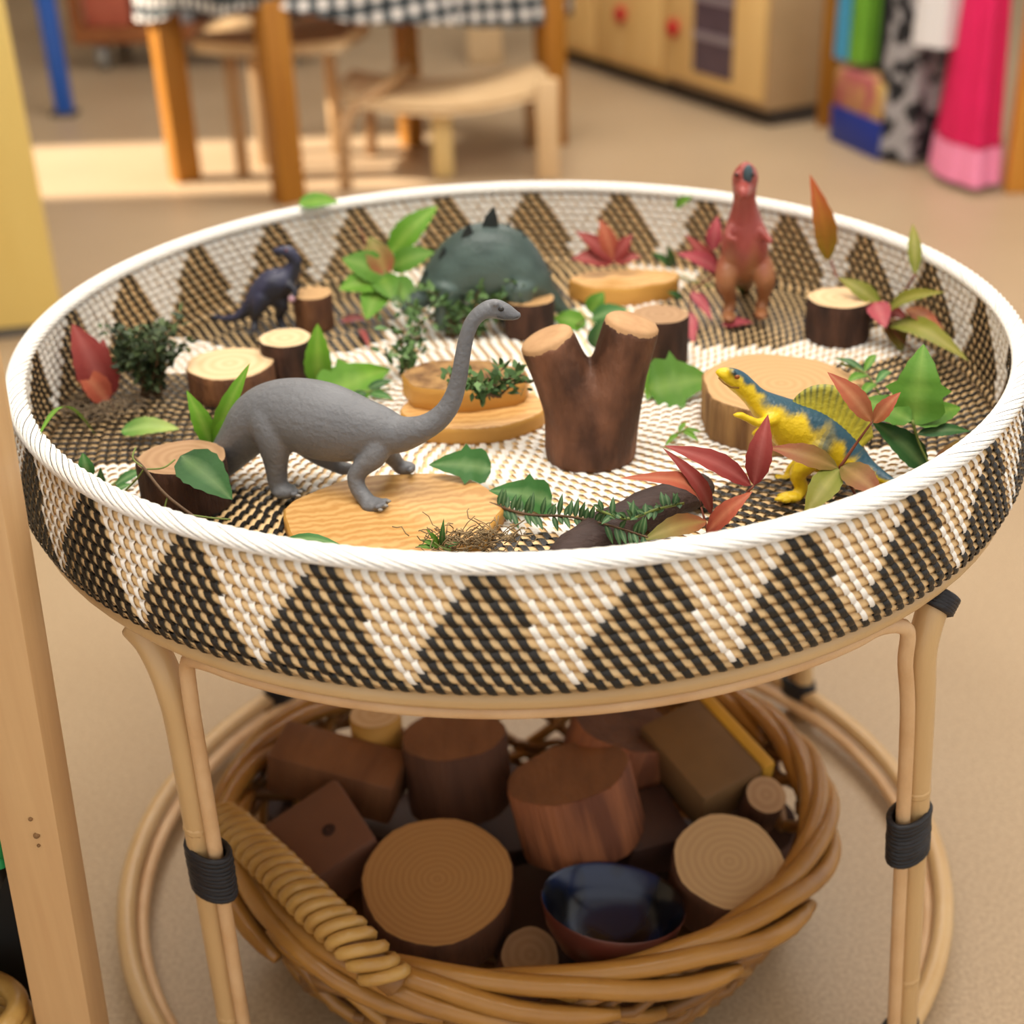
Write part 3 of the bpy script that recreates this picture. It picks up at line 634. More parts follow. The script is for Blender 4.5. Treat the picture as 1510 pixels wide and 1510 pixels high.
# ivy leaves near the rim on the other side of the yellow dinosaur
g2 = -.155
spray('ivy_sprig', 'bright green ivy sprig with lobed leaves next to the tray wall', 'leaves', [
    ((1348, 625, 'y', g2), (1362, 506, 'y', g2+.03), 92, 'green', 'ivy'), ((1345, 620, 'y', g2), (1268, 588, 'y', g2+.02), 44, 'green', 'ovate'), ((1352, 640, 'y', g2), (1432, 634, 'y', g2), 24, 'dark', 'lance'), ((1366, 690, 'y', g2), (1288, 620, 'y', g2+.01), 44, 'dark', 'ovate'), ((1350, 626, 'y', g2), (1418, 598, 'y', g2+.02), 40, 'green', 'ovate')],
    [[(1345, 620, 'y', g2), (1356, 655, 'y', g2), (1372, 688, 'y', g2-.006)]])
spray('leaf', 'olive green leaf tucked against the tray wall beside the ivy sprig', 'leaf', [((1372, 690, FL), (1440, 645, FL+.01), 26, 'greenred', 'lance')])
spray('leaf_sprig', 'small green sprig lying over the edge of the large wood slice', 'leaves', [((1275, 548, TF+.046), (1228, 526, TF+.048), 16, 'dark', 'lance', .1, UPN), ((1275, 548, TF+.046), (1292, 520, TF+.05), 15, 'green', 'lance', .1, UPN), ((1290, 565, TF+.044), (1268, 585, TF+.046), 18, 'green', 'lance', .1, UPN), ((1292, 565, TF+.044), (1316, 545, TF+.04), 16, 'mid', 'lance', .1, UPN), ((1276, 552, TF+.046), (1250, 562, TF+.047), 18, 'green', 'ovate', .1, UPN)],
      [[(1240, 536, TF+.046), (1275, 550, TF+.046), (1300, 585, TF+.03)]])
# red-green leaves round the log at the back wall
b3 = .13
spray('leaf_spray', 'tall spray of yellow-green and red leaves behind the pale-topped log', 'leaves', [
    ((1222, 385, 'y', b3+.05), (1197, 260, 'y', b3+.03), 38, 'tall', 'lance'), ((1350, 405, 'y', b3+.02), (1346, 328, 'y', b3+.02), 22, 'yellow', 'lance'), ((1300, 452, 'y', b3), (1236, 408, 'y', b3+.02), 30, 'yellow', 'lance'),
    ((1290, 445, 'y', b3), (1306, 482, 'y', b3-.03), 34, 'pink', 'ovate'), ((1306, 460, 'y', b3), (1388, 428, 'y', b3), 30, 'yellow', 'lance'), ((1310, 478, 'y', b3), (1425, 524, 'y', b3-.02), 40, 'yellow', 'lance'), ((1335, 455, 'y', b3), (1398, 500, 'y', b3-.03), 28, 'rust', 'lance'), ((1300, 455, 'y', b3), (1340, 470, 'y', b3-.02), 22, 'red', 'lance'), ((1315, 470, 'y', b3), (1330, 518, 'y', b3-.03), 34, 'greenred', 'ovate')],
    [[(1225, 385, 'y', b3+.05), (1240, 415, 'y', b3+.02), (1300, 455, 'y', b3)], [(1350, 405, 'y', b3+.02), (1330, 435, 'y', b3), (1305, 460, 'y', b3)], [(1305, 460, 'y', b3), (1320, 490, 'y', b3-.02), (1350, 520, 'y', b3-.04)]], M_rstem)
# red leaves around the upright dinosaur
spray('leaf', 'star-shaped red leaf standing behind the golden block', 'leaf', [((905, 385, 'y', .29), (843, 380, 'y', .28), 34, 'red', 'lance'), ((905, 385, 'y', .29), (850, 340, 'y', .29), 30, 'red', 'lance'), ((905, 385, 'y', .29), (885, 322, 'y', .30), 30, 'orange', 'lance'), ((905, 385, 'y', .29), (932, 345, 'y', .29), 28, 'red', 'lance'), ((905, 385, 'y', .29), (945, 378, 'y', .28), 24, 'red', 'lance')])
spray('leaf_spray', 'pinkish red leaves beside the legs of the upright toy dinosaur', 'leaves', [((1062, 400, 'y', .235), (1000, 372, 'y', .22), 30, 'pink'), ((1050, 370, 'y', .235), (1058, 318, 'y', .24), 26, 'pink'), ((1060, 410, 'y', .235), (1012, 345, 'y', .24), 26, 'red'), ((1020, 430, 'y', .21), (1050, 470, 'y', .17), 20, 'pink'), ((1018, 460, 'y', .19), (1022, 512, 'y', .14), 20, 'pink')],
      [[(1062, 400, 'y', .235), (1040, 415, 'y', .22), (1020, 430, 'y', .21), (1018, 460, 'y', .19)]], M_rstem)
spray('leaf', 'flat pinkish red leaf lying at the feet of the upright toy dinosaur', 'leaf', [((1065, 480, FL), (1112, 474, FL), 22, 'pink', 'ovate', .1, UPN)])
spray('leaf_sprig', 'small dark green sprig behind the upright toy dinosaur', 'leaves', [((1098, 420, FL+.02), (1085, 400, FL+.04), 14, 'dark'), ((1098, 425, FL+.02), (1112, 405, FL+.04), 14, 'dark'), ((990, 395, FL+.01), (962, 372, FL+.03), 16, 'dark'), ((990, 395, FL+.01), (985, 362, FL+.04), 16, 'dark'), ((1005, 440, FL), (985, 430, FL+.01), 14, 'dark'), ((1098, 430, FL), (1080, 420, FL+.01), 14, 'mid')], [[(985, 400, FL), (1040, 420, FL), (1098, 425, FL+.01)]])
# ivy in the middle
spray('ivy_leaf', 'large bright green ivy leaf lying at the foot of the large wood slice', 'leaf', [((958, 572, FL+.006), (1052, 556, FL+.012), 98, 'green', 'ivy', .1, (0, -.8, 1))])
spray('leaf', 'bright green leaf at the foot of the dark round log', 'leaf', [((985, 545, FL), (955, 585, FL), 46, 'bright', 'ovate', .1, (0, -.6, 1))])
spray('leaf_spray', 'green leaves between the forked log and the golden block', 'leaves', [((865, 478, FL), (815, 468, FL+.006), 34, 'bright', 'ovate'), ((870, 462, FL+.01), (890, 430, FL+.03), 30, 'green', 'ovate'), ((872, 470, FL+.01), (925, 455, FL+.02), 30, 'mid', 'ovate'), ((880, 515, FL), (888, 470, FL+.03), 34, 'dark', 'ovate')], [[(850, 480, FL), (872, 470, FL+.01), (885, 510, FL)]])
spray('leaf_sprig', 'tiny yellow-green sprig on the woven floor beside the forked log', 'leaves', [((1000, 640, FL), (980, 658, FL), 9, 'bright'), ((1000, 636, FL), (1012, 622, FL+.004), 9, 'bright'), ((1008, 636, FL), (1030, 650, FL), 10, 'bright'), ((1006, 634, FL), (1034, 636, FL), 8, 'bright')], [[(995, 642, FL), (1012, 634, FL), (1024, 640, FL)]])
# leaves in front
spray('ivy_leaf', 'dark green ivy leaf flat on the corner of the olive slab', 'leaf', [((724, 690, SLABZ+.006), (632, 684, SLABZ+.012), 62, 'mid', 'ivy', .12, (0, -.9, 1))])
spray('ivy_leaf', 'dark green ivy leaf curling over the side of the olive slab', 'leaf', [((814, 738, FL+.004), (722, 722, FL+.018), 62, 'mid', 'ivy', .12, (0, -.9, 1))])
spray('leaf', 'narrow dark leaf lying between the rim and the olive slab', 'leaf', [((418, 796, FL+.012), (505, 802, FL+.012), 22, 'mid', 'lance', .1, UPN)])
spray('leaf', 'small dark green leaf at the foot of the leaf-draped log', 'leaf', [((360, 795, FL), (305, 778, FL+.004), 26, 'dark', 'lance', .1, UPN)])
# around the leaf-draped log
spray('leaf', 'broad glossy green leaf hanging over the cut top of a short log', 'leaf', [((266, 672, 'y', -.183), (342, 734, 'y', -.212), 64, 'dark', 'ovate', .14)])
spray('leaf_sprig', 'upright sprig of bright green leaves behind the short log', 'leaves', [((314, 662, 'y', -.115), (276, 576, 'y', -.11), 34, 'bright'), ((316, 662, 'y', -.115), (366, 536, 'y', -.105), 32, 'bright'), ((312, 664, 'y', -.115), (352, 610, 'y', -.12), 36, 'bright')], [[(312, 690, 'y', -.115), (314, 662, 'y', -.115), (330, 610, 'y', -.112)]])
spray('leaf', 'green and yellow leaf lying flat behind the short log', 'leaf', [((178, 636, FL+.004), (264, 630, FL+.006), 34, 'var', 'ovate', .12, (0, -.5, 1))])
spray('leaf', 'small green leaf standing by the tray wall near the short log', 'leaf', [((130, 706, 'y', -.175), (122, 668, 'y', -.17), 24, 'mid', 'ovate')])
spray('grass_blade', 'pale green grass blade along the tray wall', 'leaf', [((55, 648, FL), (140, 625, FL+.004), 12, 'bright', 'lance', .1, UPN)])
tw = thing('dry_twig', 'thin dry twig with curled tendrils across the short log', 'twig', atz(300, 772, TF+.02))
pts = [aty(x, y, d) for x, y, d in ((190, 668, -.165), (212, 690, -.2), (245, 730, -.222), (300, 772, -.235))]
obj('stem', MB().tube([Vector(q) for q in spline([tuple(p) for p in pts], 5)], .0011, 6), M_twig, tw)
for row in (((212, 692, -.2), (240, 690, -.195), (258, 678, -.185)), ((212, 690, -.2), (196, 676, -.19), (200, 660, -.18)), ((247, 732, -.222), (243, 748, -.225), (240, 768, -.228)), ((285, 760, -.232), (315, 764, -.228), (340, 766, -.225)), ((178, 730, -.2), (200, 708, -.2), (212, 692, -.2))):
    obj('tendril', MB().tube([Vector(q) for q in spline([tuple(aty(*q)) for q in row], 5)], .0007, 5), M_stem, tw)
spray('leaf_sprig', 'low dark green sprig beside the short log and tray wall', 'leaves', [((150, 720, FL), (148, 690, FL+.02), 16, 'dark'), ((170, 715, FL), (215, 690, FL+.006), 18, 'mid'), ((160, 730, FL), (195, 712, FL), 12, 'mid')], [[(145, 735, FL), (165, 715, FL), (190, 700, FL)]])
# leaves at the far left wall
spray('leaf_spray', 'red and orange leaves leaning on the tray wall beside the dark twiggy clump', 'leaves', [((160, 590, 'y', .035), (108, 478, 'y', .04), 60, 'red', 'ovate'), ((160, 592, 'y', .03), (112, 540, 'y', .03), 40, 'orange', 'ovate'), ((150, 560, 'y', .04), (152, 500, 'y', .045), 34, 'red')], [[(176, 610, 'y', .03), (162, 592, 'y', .03), (150, 560, 'y', .04)]], M_rstem)
def clump(name, label, cat, c, rx, ry, rz, n, lsz, col, mats, stems=6, flat=0, seed=1):
    """twiggy clump: real stems and many tiny leaves, too small to pick apart"""
    rnd = random.Random(seed); c = Vector(c); t = thing(name, label, cat, (c.x, c.y, c.z)); lv = MB()
    for s_ in range(stems):
        a = rnd.uniform(0, 6.28); e = c + Vector((math.cos(a)*rx*rnd.uniform(.4, 1), math.sin(a)*ry*rnd.uniform(.4, 1), rz*rnd.uniform(.35, 1)*2))
        m_ = c.lerp(e, .5) + Vector((rnd.uniform(-.2, .2)*rx, rnd.uniform(-.2, .2)*ry, rz*.25)); pts = [Vector(q) for q in spline([tuple(c + Vector((rnd.uniform(-.3, .3)*rx, 0, 0))), tuple(m_), tuple(e)], 6)]
        obj('stem', MB().tube(pts, [.0012*(1-.6*i/len(pts)) for i in range(len(pts))], 5), mats, t)
        for _ in range(n//stems):
            i = rnd.randrange(2, len(pts)); p = pts[i] + Vector((rnd.gauss(0, .002), rnd.gauss(0, .002), rnd.gauss(0, .002)))
            d = Vector((rnd.gauss(0, 1), rnd.gauss(0, 1), rnd.gauss(.3, .8))).normalized(); l = lsz*rnd.uniform(.7, 1.3)
            M = frame(d, Vector((rnd.gauss(0, .5), rnd.gauss(-.4, .5), 1))); c0 = np.array(S(LEAVES[col][rnd.randrange(2)]))*rnd.uniform(.6, 1.15)
            lv.add([p + M @ Vector(q) for q in ((0, 0, 0), (.35*l, .24*l, .03*l), (.7*l, .18*l, .04*l), (l, 0, 0), (.7*l, -.18*l, .04*l), (.35*l, -.24*l, .03*l))], [(0, 1, 2, 3, 4, 5)], 0, [tuple(c0)]*6)
    obj('leaves', lv, M_leaf, t, kind='stuff'); return t
LEAVES['box'] = ('3c4a30', '55643f', '6a7650'); LEAVES['boxl'] = ('4c6a3c', '6a8a52', '8aa070')
lc = atz(222, 600, TF); clump('twig_clump', 'dark grey-green twiggy clump with tiny leaves against the tray wall', 'plant', (lc.x, lc.y+.02, TF+.002), .045, .03, .036, 900, .0095, 'box', M_twig, 22, seed=3)
lc = atz(690, 492, TF); clump('leaf_sprig', 'dense dark sprig with tiny leaves in front of the green toy dinosaur', 'plant', (lc.x, lc.y-.012, TF+.002), .075, .008, .028, 520, .0095, 'boxl', M_twig, 16, seed=5)
lc = atz(600, 555, TF); clump('leaf_sprig', 'fine-leaved green sprig standing at the end of the olive board', 'plant', (lc.x, lc.y+.0, TF+.002), .028, .018, .028, 170, .009, 'boxl', M_twig, 8, seed=8)
lc = atz(715, 578, TF+.05); clump('leaf_sprig', 'fine-leaved green sprig lying on the golden wood block', 'plant', (lc.x, lc.y-.004, TF+.047), .045, .022, .012, 240, .009, 'boxl', M_twig, 10, seed=9)
# bright foliage behind
y5 = .22
spray('leaf_spray', 'cluster of bright green broad leaves beside the green plated toy dinosaur', 'leaves', [((570, 405, 'y', y5), (505, 380, 'y', y5), 50, 'green', 'ovate'), ((570, 410, 'y', y5), (500, 425, 'y', y5-.02), 44, 'bright', 'ovate'), ((565, 415, 'y', y5), (540, 470, 'y', y5-.04), 46, 'bright', 'ovate'), ((575, 410, 'y', y5), (612, 455, 'y', y5-.03), 44, 'green', 'ovate'), ((570, 405, 'y', y5), (545, 348, 'y', y5+.02), 40, 'greenred', 'ovate'), ((575, 375, 'y', y5+.04), (644, 302, 'y', y5+.06), 42, 'bright', 'ovate'), ((575, 395, 'y', y5+.02), (640, 370, 'y', y5+.02), 40, 'green', 'ovate'), ((560, 405, 'y', y5), (582, 442, 'y', y5-.03), 40, 'green', 'ovate')],
      [[(555, 470, 'y', y5-.03), (570, 408, 'y', y5), (575, 375, 'y', y5+.04)], [(570, 408, 'y', y5), (545, 370, 'y', y5+.02), (530, 335, 'y', y5+.03)]], M_rstem)
spray('leaf', 'small flat red leaf on the white weave beside the reddish-brown log', 'leaf', [((502, 474, FL), (548, 470, FL), 18, 'red', 'ovate', .1, UPN)])
spray('leaf', 'narrow red leaf lying between the red-flecked ivy and the sprigs', 'leaf', [((530, 485, FL), (545, 512, FL), 11, 'red', 'lance', .1, UPN)])
spray('ivy_leaf', 'large light green ivy leaf standing beside the small dark log', 'leaf', [((475, 585, FL), (578, 540, FL+.008), 84, 'bright', 'ivy', .1, (0, -.9, 1)), ((470, 570, FL), (468, 478, 'y', .06), 40, 'bright', 'ovate')], [[(465, 590, FL), (472, 578, FL), (480, 580, FL)]])
spray('leaf_sprig', 'dark green sprig on the weave under the light ivy leaf', 'leaves', [((540, 575, FL), (580, 560, FL+.006), 16, 'dark'), ((540, 578, FL), (512, 592, FL), 16, 'dark'), ((545, 580, FL), (580, 588, FL), 16, 'mid'), ((530, 565, FL), (545, 545, FL+.01), 16, 'dark')], [[(515, 575, FL), (545, 577, FL), (575, 572, FL)]])
spray('leaf', 'light green leaf resting on the white rim', 'leaf', [((440, 300, RIMZ+.010), (500, 296, RIMZ+.009), 30, 'bright', 'ovate', .1, (0, -.6, 1))])
spray('leaf', 'tiny green leaf against the tray wall beside the upright toy dinosaur', 'leaf', [((995, 305, 'y', .35), (1020, 290, 'y', .355), 16, 'green', 'ovate')])
# fine-leaved sprig along the front rim
fs_ = thing('leaf_sprig', 'long sprig of small dark pointed leaves between the olive slab and the bark stick', 'plant', atz(820, 790, TF))
st = [atz(722, 742, TF+.012), atz(775, 758, TF+.014), atz(840, 762, TF+.02), atz(900, 775, TF+.03), atz(955, 792, TF+.034)]
spt = [Vector(q) for q in spline([tuple(p) for p in st], 8)]; obj('stem', MB().tube(spt, [.0013*(1-.5*i/len(spt)) for i in range(len(spt))], 6), M_twig, fs_)
LEAVES['pt'] = ('2c4a2c', '3f6238', '7d9468')
for i in range(2, len(spt)-1):
    for sg in (-1, 1):
        if random.random() < .25: continue
        d = (spt[i+1]-spt[i-1]).normalized(); e = spt[i] + d*random.uniform(.001, .007) + Vector((0, sg*random.uniform(.003, .008), sg*random.uniform(.004, .011) + .001))
        obj('leaf', leaf_mb(spt[i], e + (e-spt[i])*random.uniform(0, .3), .0046, 'pt', curl=.08), M_leaf, fs_)
f2 = thing('leaf_sprig', 'dark pointed-leaf sprig lying on the bark stick below the red spray', 'plant', atz(940, 780, TF+.03))
st = [atz(1008, 742, TF+.036), atz(965, 752, TF+.040), atz(925, 765, TF+.040), atz(880, 752, TF+.036)]; spt = [Vector(q) for q in spline([tuple(p) for p in st], 6)]
obj('stem', MB().tube(spt, .001, 6), M_stem, f2)
for i in range(1, len(spt)-1):
    for sg in (-1, 1):
        e = spt[i] + Vector((random.uniform(-.008, .004), sg*random.uniform(.003, .008), random.uniform(-.004, .010))); obj('leaf', leaf_mb(spt[i], e + (e-spt[i])*random.uniform(0, .3), .0048, 'pt', curl=.08), M_leaf, f2)
# moss tuft and small sprig on the slab edge
mt = MB(); rnd = random.Random(4); mc = atz(692, 795, SLABZ+.008)
for _ in range(170):
    p = mc + Vector((rnd.gauss(0, .017), rnd.gauss(0, .007), rnd.uniform(-.008, .004))); a = rnd.uniform(0, 6.28); l = rnd.uniform(.006, .016); pts = [p]
    for q in range(4): a += rnd.gauss(0, .8); pts.append(pts[-1] + Vector((math.cos(a), math.sin(a)*.6, rnd.gauss(.25, .5)))*l*.35)
    mt.tube(pts, .00045, 4)
ms = tag(obj('dry_moss', mt, mat('dry_moss', 'a08a66', '6f5b40', rough=.9, scale=90), origin=mc), 'tuft of dry brown moss on the edge of the olive slab', 'moss')
spray('leaf_sprig', 'small light green leafy tip beside the dry moss tuft', 'leaves', [((650, 808, SLABZ+.006), (618, 795, SLABZ+.012), 10, 'green'), ((648, 806, SLABZ+.006), (630, 780, SLABZ+.02), 10, 'green'), ((652, 806, SLABZ+.006), (654, 766, SLABZ+.03), 10, 'mid'), ((646, 808, SLABZ+.006), (612, 806, SLABZ+.008), 9, 'green'), ((654, 806, SLABZ+.006), (680, 800, SLABZ+.01), 10, 'mid')], [[(665, 812, SLABZ+.006), (650, 807, SLABZ+.008), (640, 800, SLABZ+.012)]])
dg_ = MB(); dc = atz(140, 605, TF)
for _ in range(140):
    p = dc + Vector((rnd.gauss(0, .022), rnd.gauss(0, .016), .002)); a = rnd.uniform(0, 6.28); l = rnd.uniform(.01, .028); pts = [p + Vector((math.cos(a)*l*q/3, math.sin(a)*l*q/3, .002+.002*math.sin(q)+rnd.uniform(0, .004))) for q in range(4)]; dg_.tube(pts, .0006, 4)
tag(obj('dry_grass', dg_, mat('dry_grass', '8d7a60', '5d4d3a', rough=.9, scale=90), origin=dc), 'scatter of dry brown grass at the foot of the tray wall', 'grass')
# ------------------------------------------------------------------ wicker basket under the table
M_wick = mat('willow', 'b5843f', '8a5c26', rough=.32, scale=14, bump=.2, bscale=90, spec=.5, contrast=.7)
M_wick2 = mat('willow_dark', '9a6c38', '6f4a24', rough=.45, scale=14, bump=.2, bscale=90, spec=.45, contrast=.7)
M_rope = mat('wrapped_cane', 'c39a55', 'a57a3a', rough=.35, scale=30, bump=.2, bscale=140, spec=.5)
BC = Vector((-.008, -.080, 0)); BA, BB, BZ = .275, .235, .158
basket = thing('wicker_basket', 'open willow basket with a wrapped handle on the floor under the tray table', 'basket', (BC.x, BC.y, 0))
def be(th, s, z, rad=0): c, n = math.cos(th), math.sin(th); return Vector((BC.x + (BA*s+rad)*c, BC.y + (BB*s+rad)*n, z))
def wall_s(z): t = z/BZ; return .70 + .30*(1-(1-min(t, 1))**1.7)
rnd = random.Random(11)
NB = 17; R2 = math.radians
for i in range(NB):                                             # border rods laid over one another
    th0 = 2*math.pi*i/NB + rnd.uniform(-.03, .03); sp = R2(80+rnd.uniform(-6, 6)); pts = []; n = 18
    for q in range(n+1):
        t = q/n; th = th0 + sp*t; rad = -.014*math.cos(math.pi*min(t, .78)); z = BZ + .011*math.sin(math.pi*min(1, t*1.15)) - .016*max(0, t-.62)/.38*1.3 - .010*max(0, .2-t)/.2
        pts.append(be(th, 1.0, z, rad))
    rr = [.0088*(.55+.45*min(1, q/2, (n-q)/1.5)) for q in range(n+1)]
    obj('border_rod', MB().tube(pts, rr, 8, wf=1.0, side=(0, 0, 1)), M_wick, basket)
for dr in (-1, 1):                                              # crossing side rods
    for i in range(20):
        th0 = 2*math.pi*(i+.25*dr)/20; sp = R2(46)*dr; pts = []
        for q in range(15):
            t = q/14; z = BZ*(1-t)*1.0 + .012*t; pts.append(be(th0 + sp*t, wall_s(z), z, .0045*dr*math.cos(t*math.pi*4 + i)))
        obj('side_rod', MB().tube(pts, [.0062]*15, 7), M_wick if dr > 0 else M_wick2, basket)
for k in range(6):                                              # randing at the foot
    z = .012 + k*.0105
    pts = [be(2*math.pi*q/120, wall_s(z), z, .0055*math.sin(q*2*math.pi/120*26 + k*math.pi)) for q in range(120)]
    obj('weaver', MB().tube(pts, .0052, 7, closed=True, side=(0, 0, 1)), M_wick2 if k % 2 else M_wick, basket)
for k in range(2):
    z = BZ-.022 - k*.012; pts = [be(2*math.pi*q/120, wall_s(z), z, .006*math.sin(q*2*math.pi/120*26 + k*math.pi)) for q in range(120)]
    obj('weaver', MB().tube(pts, .005, 7, closed=True, side=(0, 0, 1)), M_wick2, basket)
bs = MB()
for k in range(9):
    s_ = .70*(k+1)/9; bs.tube([be(2*math.pi*q/64, s_, .008) for q in range(64)], .0125 if k else .02, 6, closed=True, side=(0, 0, 1), wf=.5)
obj('base', bs, M_wick2, basket)
# wrapped handle
hz = .192; hpx = [(318, 1208, .175), (345, 1222, .19), (400, 1272, .2), (465, 1336, .203), (525, 1392, .196), (562, 1432, .18), (585, 1452, .168)]
hp = [Vector(q) for q in spline([tuple(atz(*h)) for h in hpx], 8)]
handle = obj('handle', MB().tube(hp, .011, 10), M_wick2, basket)
L = 0; cum = [0]
for a_, b_ in zip(hp, hp[1:]): cum.append(cum[-1] + (b_-a_).length)
nw = 21
for w_ in range(nw):
    sL = cum[-1]*(.05+.90*w_/(nw-1)); i = max(q for q in range(len(cum)-1) if cum[q] <= sL); t = (sL-cum[i])/(cum[i+1]-cum[i]); c = hp[i].lerp(hp[i+1], t); d = (hp[i+1]-hp[i]).normalized()
    u = Vector((0, 0, 1)) - d*d.z; u.normalize(); v = d.cross(u); ring = []
    for q in range(16):
        a = 2*math.pi*q/16; ring.append(c + (u*math.cos(a) + v*math.sin(a))*(.0128+.0010*rnd.random()) + d*(.010*math.cos(a+.9)))
    obj('handle_wrap', MB().tube(ring, [.0056]*16, 7, closed=True), M_rope, handle)

# ------------------------------------------------------------------ wood pieces in the basket
def rot_to(n, spin=0): return (Vector((0, 0, 1)).rotation_difference(Vector(n).normalized()).to_matrix() @ Matrix.Rotation(spin, 3, 'Z'))
def blog(name, label, px, py, z, rpx, h, n, bark, end, ratio=1, spin=0, **kw):
    tc_ = atz(px, py, z); r = rpx/ppm(tc_); nn = Vector(n).normalized(); return log(name, label, kw.pop('cat', 'wood piece'), tc_ - nn*h, r, r*ratio, h, bark, end, M=rot_to(n, spin), **kw)
M_bk = mat('dull_bark', '6e4730', '482c1e', rough=.8, scale=16, stretch=(3, 3, .4), bump=.7, bscale=60, contrast=.6)
M_dk = mat('dark_block_wood', '4a3129', '38241f', rough=.6, scale=14)
M_pale = mat('beige_cut_wood', 'bf9e72', 'b6946a', rough=.65, kind='rings', scale=48, distort=1.2, contrast=.9)
M_yel = mat('yellow_wood', 'c9962f', 'b4832a', rough=.55, scale=18)
blog('wood_slice', 'large log slice with clear growth rings beside the basket handle', 645, 1296, .168, 114, .05, (.04, -.20, 1), M_bk, M_ring, cat='wood slice', wob=.03)
blog('wood_slice', 'pale beige log slice with fine growth rings by the basket border', 1076, 1270, .170, 84, .055, (.05, -.26, 1), M_bk, M_pale, cat='wood slice', wob=.05)
blog('log', 'thick reddish log chunk with furrowed bark in the middle of the basket', 838, 1138, .205, 96, .068, (-.22, .22, 1), M_red, M_mid, cat='log', wob=.06)
blog('log', 'reddish brown log chunk between the furrowed chunk and the yellow-edged block', 925, 1066, .195, 84, .06, (.28, .15, 1), M_red, M_bk, cat='log', wob=.06)
blog('log', 'brown log piece standing between the flat block and the furrowed chunk', 668, 1082, .195, 76, .075, (-.05, .1, 1), M_bk, M_mid, cat='log', wob=.05)
blog('wood_peg', 'small pale wood cylinder beside the flat brown block in the basket', 553, 1052, .20, 38, .05, (0, .05, 1), M_olive_side, M_end2, cat='wood peg', wob=.02)
blog('wood_peg', 'small round wood end poking up beside the yellow-edged block', 1130, 1172, .175, 30, .05, (.1, -.5, 1), M_bk, M_end3, cat='wood peg', wob=.02)
blog('log', 'small brown log end between the ringed slice and the bowl', 782, 1408, .12, 44, .05, (.2, -.4, 1), M_bk, M_end3, cat='log')
def bblock(name, label, px, py, z, sx, sy, sz, n, spin, m, extra=None, cat='wood block'):
    c = atz(px, py, z); t = thing(name, label, cat, M=Matrix.Translation(c) @ rot_to(n, spin).to_4x4())
    obj('block_body', MB().box((-sx/2, -sy/2, -sz/2), (sx/2, sy/2, sz/2), bev=.005), m, t, origin=(0, 0, 0), smooth='auto')
    if extra: extra(t)
    return t
bblock('wood_block', 'flat brown wood block lying against the wicker above the knotted block', 498, 1138, .165, .125, .055, .05, (.15, -.1, 1), -.25, M_mid)
def knot(t): obj('knot', MB().lathe([(.001, .0263), (.004, .0263), (.0065, .0253)], 14, c=(.012, -.006, 0)), mat('knot_dark', '3a221a', rough=.8), t, origin=(0, 0, 0))
bblock('wood_block', 'plain brown wood block with a dark knot beside the handle', 478, 1250, .15, .085, .085, .05, (-.25, -.30, 1), .5, mat('dull_block', '7a523c', '694432', rough=.65, scale=12), knot)
def edge(t): obj('bark_edge', MB().box((.034, -.051, -.026), (.048, .051, .026), bev=.004), M_yel, t, origin=(0, 0, 0), smooth='auto')
bblock('wood_block', 'brown wood block with a bright yellow edge', 1030, 1125, .175, .07, .10, .05, (.05, -.25, 1), .55, mat('umber_block', '7a5a36', '634626', rough=.6, scale=14), edge)
bblock('wood_block', 'very dark wood block wedged behind the bowl', 948, 1228, .135, .065, .065, .05, (.2, -.2, 1), .4, M_dk)
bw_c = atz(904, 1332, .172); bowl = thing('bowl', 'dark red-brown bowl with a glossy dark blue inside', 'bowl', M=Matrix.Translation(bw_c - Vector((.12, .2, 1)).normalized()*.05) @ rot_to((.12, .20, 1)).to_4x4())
bo = MB(); bo.lathe([(.012, 0), (.025, .001), (.042, .012), (.055, .032), (.0605, .05), (.060, .0525)], 36); bo.disc([bo.v[k] for k in range(36)], up=False); obj('bowl_outside', bo, mat('red_glaze', '5a271b', '3e1a12', rough=.35, scale=20, spec=.5), bowl, origin=(0, 0, 0))
bi = MB(); bi.lathe([(.060, .0525), (.0575, .050), (.052, .033), (.042, .015), (.02, .006), (.001, .005)], 36); obj('bowl_inside', bi, mat('dark_blue_mottle', '0d0b0c', '13264e', rough=.2, scale=26, spec=.5, contrast=.15, detail=1), bowl, origin=(0, 0, 0))  # near-black inside with navy patches from noise
# filler logs added deep down, dark in place of the shaded gaps
for px, py, z, r, lab in ((600, 1205, .085, 85, 'dark filler log added for the shaded gap between the ringed slice and the flat brown block'), (790, 1330, .08, 75, 'dark filler log added for the shaded gap between the ringed slice and the bowl'), (975, 1250, .085, 75, 'dark filler log added for the shaded gap under the pale beige slice'), (735, 1185, .085, 85, 'dark filler log added for the shaded gap under the furrowed log chunk'), (445, 1160, .09, 70, 'dark filler log added for the shaded gap under the knotted block'), (1110, 1215, .085, 65, 'dark filler log added for the shaded gap under the small round wood end')):
    blog('log', lab, px, py, z, r, .05, (rnd.uniform(-.3, .3), rnd.uniform(-.3, .3), 1), M_bark, M_dk, cat='log', group='filler logs for the dark gaps in the basket')
